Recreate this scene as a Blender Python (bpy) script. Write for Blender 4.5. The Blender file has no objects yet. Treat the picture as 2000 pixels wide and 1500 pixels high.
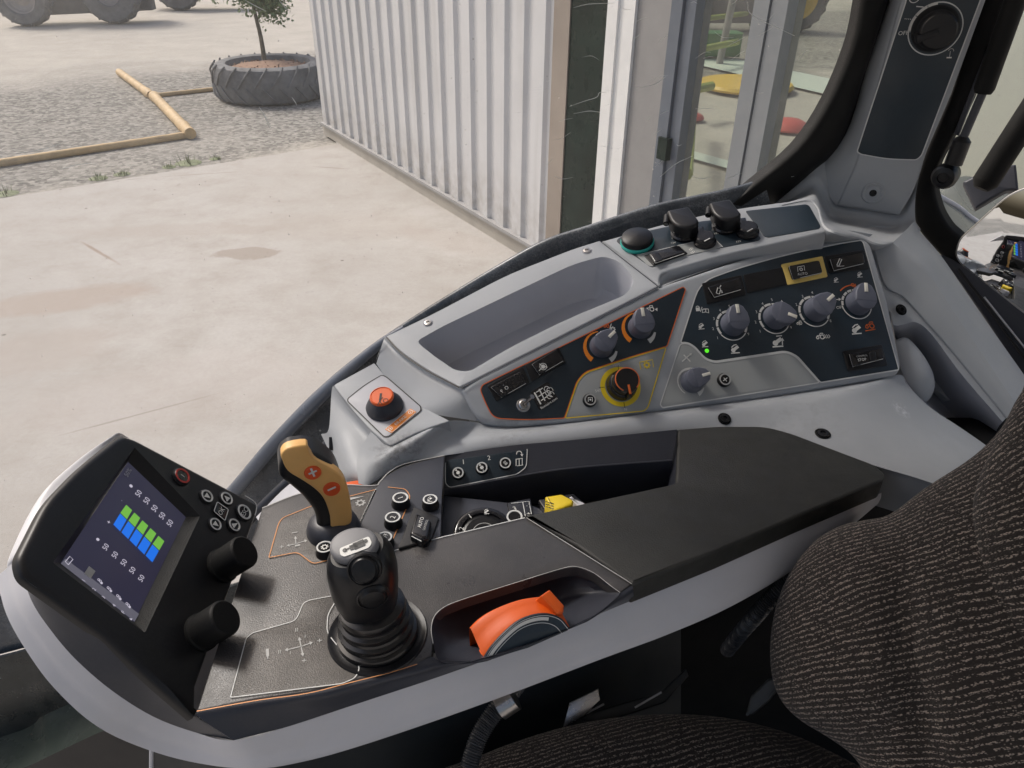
import bpy, bmesh, math, random
from mathutils import Vector, Matrix, geometry, noise
random.seed(7)
R = math.radians
scene = bpy.context.scene
COL = scene.collection
# ---------------------------------------------------------------- camera maths
F = 1444.0
PITCH, ROLL = R(32.0), R(0.8)
CAM = Vector((0, 0, 2.6))
_U = Vector((0, math.sin(PITCH), math.cos(PITCH)))
BK = Vector((0, -math.cos(PITCH), math.sin(PITCH)))
_R = Vector((1, 0, 0))
RT = _R * math.cos(ROLL) + _U * math.sin(ROLL)
UP = _U * math.cos(ROLL) - _R * math.sin(ROLL)

def ray(x, y):
    return RT * ((x - 1000) / F) - UP * ((y - 750) / F) - BK

def at(x, y, d):
    return CAM + ray(x, y) * d

class Plane:
    def __init__(s, pt, n):
        s.o = Vector(pt); s.n = Vector(n).normalized()
        s.u = (_R - s.n * _R.dot(s.n)).normalized()
        s.v = s.n.cross(s.u)
    def P(s, x, y, h=0.0):
        r = ray(x, y); o = s.o + s.n * h
        return CAM + r * ((o - CAM).dot(s.n) / r.dot(s.n))
    def px(s, x, y):                     # metres per photo pixel near a point
        a = s.P(x, y)
        return ((s.P(x + 5, y) - a).length + (s.P(x, y + 5) - a).length) / 10

def plane_px(x, y, d, n): return Plane(at(x, y, d), n)

REG = dict(R1=(0, 800, .3), R2=(350, 840, .3), R3=(800, 800, .3), R4=(0, 1050, .3), R5=(500, 1050, .3),
           R6=(900, 540, .23), R7=(1260, 450, .26), R8=(600, 480, .26), S1=(1150, 350, .25), S2=(1500, 0, .25),
           S3=(1600, 350, .36667), S4=(1400, 800, .46667), S5=(800, 1100, .35), S6=(0, 0, .35), S7=(1000, 0, .35),
           S8=(600, 0, .3466), T1=(600, 850, .2), T2=(1800, 0, .26667), T3=(1800, 350, .26667), T4=(0, 1150, .23333),
           T5=(1240, 0, .28), T6=(0, 0, .175), T7=(1540, 300, .2133), T8=(380, 640, .26))
def Z(k, pts):
    ox, oy, s = REG[k]
    if isinstance(pts[0], (int, float)): return (ox + pts[0] * s, oy + pts[1] * s)
    return [(ox + p[0] * s, oy + p[1] * s) + tuple(p[2:]) for p in pts]

# ---------------------------------------------------------------- curves
def fil(pts, r=6, n=5):
    """round the corners of a closed pixel outline (a point may carry its own radius)"""
    out = []; N = len(pts)
    for i, p in enumerate(pts):
        rr = p[2] if len(p) > 2 else r
        a = Vector(pts[i - 1][:2]); b = Vector(p[:2]); c = Vector(pts[(i + 1) % N][:2])
        d1 = a - b; d2 = c - b
        k = min(rr, d1.length * .45, d2.length * .45)
        if k < .05: out.append(tuple(b)); continue
        p0 = b + d1.normalized() * k; p2 = b + d2.normalized() * k
        for j in range(n + 1):
            t = j / n
            q = p0 * (1 - t) ** 2 + b * 2 * t * (1 - t) + p2 * t * t
            out.append(tuple(q))
    return out

def cr(p0, p1, p2, p3, t):
    return ((p1 * 2) + (p2 - p0) * t + (p0 * 2 - p1 * 5 + p2 * 4 - p3) * t * t + (p1 * 3 - p0 - p2 * 3 + p3) * t ** 3) * .5

def spl(pts, n=6, closed=False):
    P = [Vector(p) for p in pts]; N = len(P); out = []
    for i in range(N if closed else N - 1):
        if closed: a, b, c, d = P[i - 1], P[i], P[(i + 1) % N], P[(i + 2) % N]
        else:
            b, c = P[i], P[i + 1]
            a = P[i - 1] if i else b * 2 - c
            d = P[i + 2] if i + 2 < N else c * 2 - b
        for j in range(n): out.append(cr(a, b, c, d, j / n))
    if not closed: out.append(P[-1])
    return out

def resample(pts, n):
    P = [Vector(p) for p in pts]; L = [0]
    for a, b in zip(P, P[1:]): L.append(L[-1] + (b - a).length)
    out = []; j = 0
    for i in range(n):
        t = L[-1] * i / (n - 1)
        while j < len(P) - 2 and L[j + 1] < t: j += 1
        k = (t - L[j]) / max(1e-9, L[j + 1] - L[j])
        out.append(P[j].lerp(P[j + 1], min(1, max(0, k))))
    return out

# ---------------------------------------------------------------- mesh builder
class MB:
    def __init__(s): s.v = []; s.f = []; s.fm = []; s.mats = []; s.uv = {}
    def mi(s, m):
        if m not in s.mats: s.mats.append(m)
        return s.mats.index(m)
    def add(s, verts, faces, m):
        b = len(s.v); s.v += [Vector(v) for v in verts]; k = s.mi(m)
        for f in faces: s.f.append([b + i for i in f]); s.fm.append(k)
        return b
    def build(s, name, parent=None, sharp=38, subsurf=0, solid=0):
        me = bpy.data.meshes.new(name)
        me.from_pydata([tuple(v) for v in s.v], [], s.f)
        for m in s.mats: me.materials.append(m)
        me.polygons.foreach_set('material_index', s.fm)
        bm = bmesh.new(); bm.from_mesh(me)
        if not s.uv: bmesh.ops.remove_doubles(bm, verts=bm.verts, dist=1e-6)
        bmesh.ops.recalc_face_normals(bm, faces=bm.faces)
        if s.uv:
            lay = bm.loops.layers.uv.new('UVMap')
            for f in bm.faces:
                for l in f.loops: l[lay].uv = s.uv.get(l.vert.index, (0, 0))
        bm.to_mesh(me); bm.free()
        me.polygons.foreach_set('use_smooth', [True] * len(me.polygons))
        me.set_sharp_from_angle(angle=R(sharp))
        o = bpy.data.objects.new(name, me); COL.objects.link(o)
        if solid:
            md = o.modifiers.new('thickness', 'SOLIDIFY'); md.thickness = solid; md.offset = 0
        if subsurf:
            md = o.modifiers.new('smooth', 'SUBSURF'); md.levels = md.render_levels = subsurf
        if parent:
            o.parent = parent
            o.matrix_parent_inverse = wm(parent).inverted()
        return o

def wm(o):
    m = Matrix.Translation(o.location)
    return m if o.parent is None else wm(o.parent) @ o.matrix_parent_inverse @ m if o.parent else m

def thing(name, label, cat, loc=(0, 0, 0), group=None):
    o = bpy.data.objects.new(name, None); COL.objects.link(o); o.location = loc
    o.empty_display_size = .1
    o['label'] = label; o['category'] = cat
    if group: o['group'] = group
    return o

def tag(o, label, cat, group=None):
    o['label'] = label; o['category'] = cat
    if group: o['group'] = group
    return o

def tess(loops):
    """indices of triangles over the concatenated loops (lists of 2-D points)"""
    return geometry.tessellate_polygon([[Vector((p[0], p[1], 0)) for p in l] for l in loops])

def inset(p2, d):
    """offset a closed 2-D outline inwards by d"""
    n = len(p2); A = sum(p2[i - 1].x * p2[i].y - p2[i].x * p2[i - 1].y for i in range(n))
    s = 1 if A > 0 else -1; out = []
    for i in range(n):
        a, b, c = p2[i - 1], p2[i], p2[(i + 1) % n]
        e1 = (b - a); e2 = (c - b)
        if e1.length < 1e-9: e1 = e2
        if e2.length < 1e-9: e2 = e1
        e1 = e1.normalized(); e2 = e2.normalized()
        n1 = Vector((-e1.y, e1.x)) * s; n2 = Vector((-e2.y, e2.x)) * s
        m = n1 + n2
        if m.length < 1e-6: m = n1.copy()
        m.normalize()
        k = max(.45, m.dot(n1))
        out.append(b + m * (d / k))
    return out

def to2(pl, p):
    q = p - pl.o; return Vector((q.dot(pl.u), q.dot(pl.v)))
def to3(pl, p, h): return pl.o + pl.u * p[0] + pl.v * p[1] + pl.n * h

def slab(mb, pl, out, top, bot, m, bev=.002, holes=(), pxs=True, ref=None, mtop=None, steps=3):
    """solid plate: a pixel outline unprojected onto the plane at height `ref` (default its top), extruded to bot"""
    ref = top if ref is None else ref
    P = [to2(pl, pl.P(p[0], p[1], ref)) for p in out] if pxs else [Vector(p) for p in out]
    H = [[to2(pl, pl.P(p[0], p[1], ref)) for p in h] if pxs else [Vector(p) for p in h] for h in holes]
    n = len(P); rings = [[to3(pl, p, bot) for p in P]]
    for k in range(steps + 1):
        a = k / steps * math.pi / 2
        q = inset(P, bev * (1 - math.cos(a))) if bev else P
        rings.append([to3(pl, p, top - bev + bev * math.sin(a)) for p in q])
        if not bev: break
    for r0, r1 in zip(rings, rings[1:]):
        mb.add(r0 + r1, [(i, (i + 1) % n, n + (i + 1) % n, n + i) for i in range(n)], m)
    q = inset(P, bev) if bev else P
    loops = [q] + H
    vs = [to3(pl, p, top) for l in loops for p in l]
    mb.add(vs, [tuple(t) for t in tess(loops)], mtop or m)
    return P

def loft(mb, curves, m, n=24, sub=4, closed=False, uvscale=None):
    C = [resample(c, n) for c in curves]
    rows = []
    K = len(C)
    for i in range(K - 1):
        for j in range(sub):
            rows.append([cr(C[i - 1][k] if i else C[i][k] * 2 - C[i + 1][k], C[i][k], C[i + 1][k],
                            C[i + 2][k] if i + 2 < K else C[i + 1][k] * 2 - C[i][k], j / sub) for k in range(n)])
    rows.append(C[-1]); vs = [p for r in rows for p in r]; fs = []
    for i in range(len(rows) - 1):
        for k in range(n - 1): fs.append((i * n + k, i * n + k + 1, (i + 1) * n + k + 1, (i + 1) * n + k))
    return mb.add(vs, fs, m)

def strip(mb, A, B, m):
    n = len(A); mb.add(list(A) + list(B), [(i, i + 1, n + i + 1, n + i) for i in range(n - 1)], m)

def frame(ax):
    ax = Vector(ax).normalized()
    t = Vector((1, 0, 0)) if abs(ax.x) < .8 else Vector((0, 1, 0))
    a = (t - ax * t.dot(ax)).normalized(); return a, ax.cross(a), ax

def lathe(mb, c, ax, prof, m, seg=32, a0=0, a1=2 * math.pi, base=None):
    a, b, x = frame(ax)
    if base is not None:
        a = (Vector(base) - x * Vector(base).dot(x)).normalized(); b = x.cross(a)
    full = abs(a1 - a0 - 2 * math.pi) < 1e-6; N = seg if full else seg + 1
    vs = []
    for r, h in prof:
        for i in range(N):
            t = a0 + (a1 - a0) * i / seg
            vs.append(Vector(c) + (a * math.cos(t) + b * math.sin(t)) * max(r, 1e-5) + x * h)
    fs = []
    for j in range(len(prof) - 1):
        for i in range(seg):
            k = (i + 1) % N; fs.append((j * N + i, j * N + k, (j + 1) * N + k, (j + 1) * N + i))
    mb.add(vs, fs, m)

def tube(mb, pts, r, m, seg=12, cap=True):
    P = [Vector(p) for p in pts]; n = len(P); rr = r if isinstance(r, (list, tuple)) else [r] * n
    vs = []; prev = None
    for i in range(n):
        d = (P[min(n - 1, i + 1)] - P[max(0, i - 1)]).normalized()
        if prev is None: a, b, _ = frame(d)
        else:
            a = (prev - d * prev.dot(d)).normalized(); b = d.cross(a)
        prev = a
        for k in range(seg):
            t = 2 * math.pi * k / seg; vs.append(P[i] + (a * math.cos(t) + b * math.sin(t)) * rr[i])
    fs = [(i * seg + k, i * seg + (k + 1) % seg, (i + 1) * seg + (k + 1) % seg, (i + 1) * seg + k) for i in range(n - 1) for k in range(seg)]
    if cap: fs += [tuple(range(seg)), tuple(range((n - 1) * seg, n * seg))]
    mb.add(vs, fs, m)

def box(mb, c, ax, half, m, bev=0):
    """oriented box; ax = three axis vectors, bevelled on its top edges"""
    c = Vector(c); A = [Vector(a).normalized() for a in ax]
    bev = min(bev, min(half) * .9)
    def ring(k, z): return [c + A[0] * sx * (half[0] - k) + A[1] * sy * (half[1] - k) + A[2] * z for sx, sy in ((-1, -1), (1, -1), (1, 1), (-1, 1))]
    h = half[2]
    rs = [ring(bev, -h), ring(0, -h + bev), ring(0, h - bev), ring(bev * .3, h - bev * .3), ring(bev, h)] if bev else [ring(0, -h), ring(0, h)]
    for a, b in zip(rs, rs[1:]): mb.add(a + b, [(i, (i + 1) % 4, 4 + (i + 1) % 4, 4 + i) for i in range(4)], m)
    mb.add(rs[0], [(0, 1, 2, 3)], m); mb.add(rs[-1], [(0, 1, 2, 3)], m)

def spine(mb, secs, nrm, m, seg=28, power=2.4):
    """sections (centre, half width, half depth) swept into one rounded body; nrm = depth direction"""
    n = len(secs); vs = []
    for i, (c, w, d) in enumerate(secs):
        t = (secs[min(n - 1, i + 1)][0] - secs[max(0, i - 1)][0]).normalized()
        s = t.cross(nrm).normalized(); e = s.cross(t).normalized()
        for k in range(seg):
            a = 2 * math.pi * k / seg; ca, sa = math.cos(a), math.sin(a)
            ca = math.copysign(abs(ca) ** (2 / power), ca); sa = math.copysign(abs(sa) ** (2 / power), sa)
            vs.append(c + s * w * ca + e * d * sa)
    fs = [(i * seg + k, i * seg + (k + 1) % seg, (i + 1) * seg + (k + 1) % seg, (i + 1) * seg + k) for i in range(n - 1) for k in range(seg)]
    fs += [tuple(range(seg)), tuple(range((n - 1) * seg, n * seg))]
    mb.add(vs, fs, m)

# ---------------------------------------------------------------- printed marks (thin raised ink on a plane)
_tx = {}
def glyphs(s):
    if s not in _tx:
        cu = bpy.data.curves.new('t', 'FONT'); cu.body = s; cu.align_x = 'CENTER'; cu.align_y = 'CENTER'; cu.resolution_u = 2
        ob = bpy.data.objects.new('t', cu); COL.objects.link(ob)
        dg = bpy.context.evaluated_depsgraph_get(); me = bpy.data.meshes.new_from_object(ob.evaluated_get(dg))
        vs = [v.co.copy() for v in me.vertices]; fs = [tuple(p.vertices) for p in me.polygons]
        y0 = min(v.y for v in vs); y1 = max(v.y for v in vs); x0 = min(v.x for v in vs); x1 = max(v.x for v in vs)
        k = 1 / (y1 - y0) if len(s) > 0 and s not in '-.' else 1.4
        vs = [Vector(((v.x - (x0 + x1) / 2) * k, (v.y - (y0 + y1) / 2) * k)) for v in vs]
        bpy.data.objects.remove(ob); bpy.data.curves.remove(cu); bpy.data.meshes.remove(me)
        _tx[s] = (vs, fs)
    return _tx[s]

class Marks:
    def __init__(s, pl, h=.0006): s.pl = pl; s.h = h; s.mb = MB()
    def P(s, p): return s.pl.P(p[0], p[1], s.h)
    def line(s, pts, w, m, closed=False):        # w in photo pixels
        P = [s.P(p) for p in pts]; n = len(P)
        if n < 2: return
        w = w * s.pl.px(*pts[0][:2]) / 2; A = []; B = []
        for i in range(n):
            d = (P[(i + 1) % n] - P[i - 1]) if closed else (P[min(n - 1, i + 1)] - P[max(0, i - 1)])
            if d.length < 1e-9: d = Vector((1, 0, 0))
            t = s.pl.n.cross(d.normalized()) * w; A.append(P[i] + t); B.append(P[i] - t)
        if closed: A.append(A[0]); B.append(B[0])
        strip(s.mb, A, B, m)
    def poly(s, pts, m):
        P = [s.P(p) for p in pts]; l = [to2(s.pl, p) for p in P]
        s.mb.add(P, [tuple(t) for t in tess([l])], m)
    def arc(s, c, r, a0, a1, w, m, n=26):       # degrees, clockwise from image right is negative
        k = s.pl.px(*c); C = s.P(c); A = []; B = []
        for i in range(n + 1):
            t = R(a0 + (a1 - a0) * i / n); d = s.pl.u * math.cos(t) + s.pl.v * math.sin(t)
            A.append(C + d * (r + w / 2) * k); B.append(C + d * (r - w / 2) * k)
        strip(s.mb, A, B, m)
    def disc(s, c, r, m): s.arc(c, r / 2, 0, 360, r, m, 20)
    def tick(s, c, r0, r1, a, w, m):
        k = s.pl.px(*c); C = s.P(c); t = R(a); d = s.pl.u * math.cos(t) + s.pl.v * math.sin(t); e = s.pl.n.cross(d) * w * k / 2
        s.mb.add([C + d * r0 * k - e, C + d * r1 * k - e, C + d * r1 * k + e, C + d * r0 * k + e], [(0, 1, 2, 3)], m)
    def text(s, txt, c, h, m, d=(1, -.12)):
        C = s.P(c); u = (s.P((c[0] + d[0] * 8, c[1] + d[1] * 8)) - C).normalized(); v = s.pl.n.cross(u); k = s.pl.px(*c) * h
        vs, fs = glyphs(txt)
        s.mb.add([C + u * p.x * k + v * p.y * k for p in vs], fs, m)
    def gear(s, c, r, m, n=8, hole=.45):
        s.arc(c, r * (.75 + hole) / 2, 0, 360, r * (.75 - hole), m, 20)
        for i in range(n): s.tick(c, r * .7, r, 360 * i / n, r * .34, m)
    def arrow(s, a, b, w, m, hd=3.2):
        a = Vector(a); b = Vector(b); d = (b - a).normalized(); t = Vector((-d.y, d.x)); k = b - d * w * hd
        s.line([tuple(a), tuple(k)], w, m); s.poly([tuple(b), tuple(k + t * w * hd * .6), tuple(k - t * w * hd * .6)], m)
    def tractor(s, c, k, m):                      # small tractor pictogram, k = half width in px
        x, y = c
        s.arc((x + k * .35, y), k * .42, 0, 360, k * .2, m, 16); s.arc((x - k * .62, y + k * .16), k * .26, 0, 360, k * .18, m, 14)
        s.line([(x - k * .8, y - k * .25), (x - k * .25, y - k * .3), (x - k * .1, y - k * .75), (x + k * .45, y - k * .8), (x + k * .55, y - k * .5)], k * .18, m)
    def hitch(s, c, k, m, up=False):              # linkage arm pictogram
        x, y = c
        s.line([(x - k, y + k * .95), (x + k * .9, y + k * .8)], k * .22, m)
        s.line([(x - k * .6, y + k * .35), (x + k * .55, y - k * .55)], k * .62, m)
        s.arc((x - k * .5, y + k * .28), k * .32, 0, 360, k * .3, m, 14)
        if up: s.arrow((x + k * .75, y + k * .6), (x + k * .7, y - k * .7), k * .18, m)
        else: s.line([(x - k * .9, y - k * .3), (x - k * .4, y - k * .8), (x + k * .2, y - k * .95)], k * .2, m)
    def build(s, name, parent): return s.mb.build(name, parent)

# ---------------------------------------------------------------- materials
def mat(name, base, rough=.5, metal=0, bump=0, bscale=900, var=0, vscale=8, dust=0, dcol=(.45, .43, .40), spec=.5, coat=0, sheen=0, detail=3):
    m = bpy.data.materials.new(name); m.use_nodes = True; nt = m.node_tree; N = nt.nodes; L = nt.links
    b = N['Principled BSDF']; b.inputs['Base Color'].default_value = (*base, 1); b.inputs['Roughness'].default_value = rough
    b.inputs['Metallic'].default_value = metal; b.inputs['Specular IOR Level'].default_value = spec
    b.inputs['Coat Weight'].default_value = coat; b.inputs['Sheen Weight'].default_value = sheen
    tc = N.new('ShaderNodeTexCoord'); co = tc.outputs['Object']
    col = None
    def nz(scale, det=3, rg=.55):
        n = N.new('ShaderNodeTexNoise'); n.inputs['Scale'].default_value = scale; n.inputs['Detail'].default_value = det
        n.inputs['Roughness'].default_value = rg; L.new(co, n.inputs['Vector']); return n.outputs['Fac']
    def rng(v, a, b_, c=0, d=1):
        r = N.new('ShaderNodeMapRange'); r.inputs[1].default_value = a; r.inputs[2].default_value = b_; r.inputs[3].default_value = c; r.inputs[4].default_value = d
        L.new(v, r.inputs[0]); return r.outputs[0]
    def mix(f, a, b_):
        x = N.new('ShaderNodeMix'); x.data_type = 'RGBA'
        L.new(f, x.inputs[0])
        for s_, i in ((a, 6), (b_, 7)):
            if isinstance(s_, tuple): x.inputs[i].default_value = (*s_, 1)
            else: L.new(s_, x.inputs[i])
        return x.outputs[2]
    if var:
        lo = tuple(c * (1 - var) for c in base); hi = tuple(min(1, c * (1 + var)) for c in base)
        col = mix(rng(nz(vscale, 5, .6), .3, .7), lo, hi)
        L.new(rng(nz(vscale * 2.3, 4), .3, .7, max(.02, rough - .09), min(1, rough + .09)), b.inputs['Roughness'])
    if dust:
        f = N.new('ShaderNodeMath'); f.operation = 'MULTIPLY'
        L.new(rng(nz(vscale * .9 + 3, 6, .7), .42, .72, .1, 1), f.inputs[0]); L.new(rng(nz(420, 3, .7), .4, .75, .15, 1), f.inputs[1])
        g = N.new('ShaderNodeMath'); g.operation = 'MULTIPLY'; L.new(f.outputs[0], g.inputs[0]); g.inputs[1].default_value = dust
        col = mix(g.outputs[0], col if col else base, dcol)
    if col: L.new(col, b.inputs['Base Color'])
    if bump:
        bp = N.new('ShaderNodeBump'); bp.inputs['Strength'].default_value = bump; bp.inputs['Distance'].default_value = .0006
        L.new(nz(bscale, detail), bp.inputs['Height']); L.new(bp.outputs[0], b.inputs['Normal'])
    return m

def emit(name, col, st):
    m = mat(name, tuple(c * .2 for c in col), .3); b = m.node_tree.nodes['Principled BSDF']
    b.inputs['Emission Color'].default_value = (*col, 1); b.inputs['Emission Strength'].default_value = st; return m

M = {}
M['grey'] = mat('grey moulded plastic', (.365, .385, .41), .50, bump=.35, bscale=1500, var=.05, vscale=9, dust=.10)
M['greyflat'] = mat('grey printed foil', (.31, .325, .325), .42, bump=.05, bscale=1200, var=.04, dust=.06)
M['tray'] = mat('grey moulded tray', (.40, .41, .45), .5, bump=.2, bscale=1500, var=.05)
M['silver'] = mat('pale grey armrest shell', (.62, .62, .65), .40, bump=.1, bscale=1400, var=.06, dust=.14)
M['navy'] = mat('dark blue printed foil', (.012, .024, .036), .36, bump=.06, bscale=1500, var=.15, dust=.045)
M['slate'] = mat('dark slate plastic', (.030, .033, .045), .42, bump=.12, bscale=1300, var=.12, dust=.04)
M['top'] = mat('worn black armrest top', (.055, .052, .052), .34, bump=.55, bscale=900, var=.22, vscale=14, dust=.14, dcol=(.30, .27, .24))
M['foil'] = mat('textured black foil', (.078, .071, .065), .36, bump=.8, bscale=1100, var=.2, vscale=18, dust=.2, dcol=(.32, .29, .25))
M['pad'] = mat('black padded skin', (.024, .0245, .022), .55, bump=.7, bscale=700, var=.2, vscale=22, dust=.05, dcol=(.25, .24, .2))
M['black'] = mat('black satin plastic', (.0085, .0085, .0100), .36, bump=.15, bscale=1200, var=.2, dust=.035, spec=.38)
M['gloss'] = mat('gloss black plastic', (.008, .008, .010), .16, bump=.02, var=.2, dust=.05)
M['gaiter'] = mat('shiny black gaiter rubber', (.008, .008, .009), .27, spec=.6)
M['rubber'] = mat('black rubber', (.0065, .0065, .0065), .6, bump=.3, bscale=500, var=.2, dust=.02, spec=.2)
M['knob'] = mat('blue grey knob plastic', (.115, .125, .165), .42, bump=.1, bscale=1500, var=.07, dust=.1)
M['white'] = mat('white print', (.70, .70, .67), .5, var=.06)
M['ivory'] = mat('ivory pointer', (.78, .75, .66), .45)
M['dimwhite'] = mat('worn grey print', (.42, .42, .41), .5, var=.15, vscale=60)
M['orange'] = mat('orange print', (.72, .15, .03), .45, var=.05)
M['amber'] = mat('amber print', (.80, .24, .02), .45, var=.05)
M['yellow'] = mat('yellow print', (.82, .60, .02), .42, var=.05)
M['paleyellow'] = mat('pale yellow switch frame', (.72, .52, .14), .45, var=.06, dust=.1)
M['tan'] = mat('tan lever face', (.78, .45, .15), .42, bump=.12, bscale=1200, var=.1, vscale=20, dust=.1, dcol=(.4, .28, .15))
M['redorange'] = mat('red orange button', (.76, .10, .02), .4, var=.06)
M['orangeplast'] = mat('orange plastic', (.72, .105, .006), .40, bump=.06, var=.06, dust=.06)
M['line'] = mat('silver print line', (.62, .63, .62), .4)
M['copper'] = mat('copper print line', (.55, .25, .10), .4, .2)
M['steel'] = mat('steel', (.42, .41, .40), .3, 1, var=.1)
M['lens'] = mat('frosted lens cap', (.17, .17, .18), .5, dust=.1)
M['teal'] = mat('teal ring', (.03, .42, .36), .35)
M['red'] = mat('red ring', (.45, .035, .025), .4)
M['green_led'] = emit('green lamp', (.10, .75, .02), .8)
M['lcd'] = emit('lcd background', (.030, .028, .055), .55)
M['lcdwhite'] = emit('lcd white', (.55, .52, .62), .62)
M['lcdgrey'] = emit('lcd grey', (.15, .145, .185), .5)
M['lcdgreen'] = emit('lcd green', (.13, .36, .045), .85)
M['lcdblue'] = emit('lcd blue', (.01, .13, .62), .85)
# window glass: clear sheet with a film of dust and painted haze, specks and a few fine scratches
def glass_mat(name, dust=.06, specks=.5, refl=.05, tint=(1, 1, 1), grad=None):
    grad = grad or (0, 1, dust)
    m = bpy.data.materials.new(name); m.use_nodes = True; nt = m.node_tree; N = nt.nodes; L = nt.links
    for n in list(N):
        if n.type != 'OUTPUT_MATERIAL': N.remove(n)
    out = [n for n in N if n.type == 'OUTPUT_MATERIAL'][0]
    tr = N.new('ShaderNodeBsdfTransparent'); tr.inputs[0].default_value = (*tint, 1)
    df = N.new('ShaderNodeBsdfDiffuse'); df.inputs[0].default_value = (.62, .60, .56, 1)
    tl = N.new('ShaderNodeBsdfTranslucent'); tl.inputs[0].default_value = (.62, .60, .56, 1)
    ds = N.new('ShaderNodeMixShader'); ds.inputs[0].default_value = .5; L.new(df.outputs[0], ds.inputs[1]); L.new(tl.outputs[0], ds.inputs[2])
    gl = N.new('ShaderNodeBsdfGlossy'); gl.inputs['Roughness'].default_value = .03
    tc = N.new('ShaderNodeTexCoord'); co = tc.outputs['Object']
    vo = N.new('ShaderNodeTexVoronoi'); vo.inputs['Scale'].default_value = 62; L.new(co, vo.inputs['Vector'])
    nz = N.new('ShaderNodeTexNoise'); nz.inputs['Scale'].default_value = 5; nz.inputs['Detail'].default_value = 5; L.new(co, nz.inputs['Vector'])
    def rng(v, a, b, c, d):
        r = N.new('ShaderNodeMapRange'); r.inputs[1].default_value = a; r.inputs[2].default_value = b; r.inputs[3].default_value = c; r.inputs[4].default_value = d
        L.new(v, r.inputs[0]); return r.outputs[0]
    def op(o, a, b):
        x = N.new('ShaderNodeMath'); x.operation = o; x.use_clamp = True
        for i, s in enumerate((a, b)):
            if isinstance(s, float): x.inputs[i].default_value = s
            else: L.new(s, x.inputs[i])
        return x.outputs[0]
    sp = op('MULTIPLY', rng(vo.outputs['Distance'], .035, .085, 1, 0), rng(vo.outputs['Color'], .4, .95, 0, specks))
    # scratches: thin ridges of a stretched wave
    mp = N.new('ShaderNodeMapping'); mp.inputs['Rotation'].default_value = (0, R(38), 0); mp.inputs['Scale'].default_value = (3, 3, 14); L.new(co, mp.inputs['Vector'])
    n2 = N.new('ShaderNodeTexNoise'); n2.inputs['Scale'].default_value = 3.2; n2.inputs['Detail'].default_value = 2; n2.inputs['Distortion'].default_value = 1.5; L.new(mp.outputs[0], n2.inputs['Vector'])
    rid = N.new('ShaderNodeMath'); rid.operation = 'ABSOLUTE'
    sb = N.new('ShaderNodeMath'); sb.operation = 'SUBTRACT'; L.new(n2.outputs['Fac'], sb.inputs[0]); sb.inputs[1].default_value = .62; L.new(sb.outputs[0], rid.inputs[0])
    scr = rng(rid.outputs[0], 0, .0022, .16, 0)
    sx = N.new('ShaderNodeSeparateXYZ'); L.new(co, sx.inputs[0])
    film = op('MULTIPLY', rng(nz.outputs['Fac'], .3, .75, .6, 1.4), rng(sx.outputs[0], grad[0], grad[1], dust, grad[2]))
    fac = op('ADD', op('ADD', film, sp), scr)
    mx = N.new('ShaderNodeMixShader'); L.new(fac, mx.inputs[0]); L.new(tr.outputs[0], mx.inputs[1]); L.new(ds.outputs[0], mx.inputs[2])
    fr = N.new('ShaderNodeFresnel'); fr.inputs[0].default_value = 1.3
    m2 = N.new('ShaderNodeMixShader'); L.new(op('MULTIPLY', fr.outputs[0], refl * 10), m2.inputs[0]); L.new(mx.outputs[0], m2.inputs[1]); L.new(gl.outputs[0], m2.inputs[2])
    L.new(m2.outputs[0], out.inputs['Surface']); return m
M['glass'] = glass_mat('dusty hazy cab glass', .23, .8, .03, grad=(-.85, .10, .035))  # film thickens to the left, painting glare haze in with the dust
M['shopglass'] = glass_mat('shop door glass', .17, .0, .12, (.52, .56, .49))  # even film stands in for reflections in the pane
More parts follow.
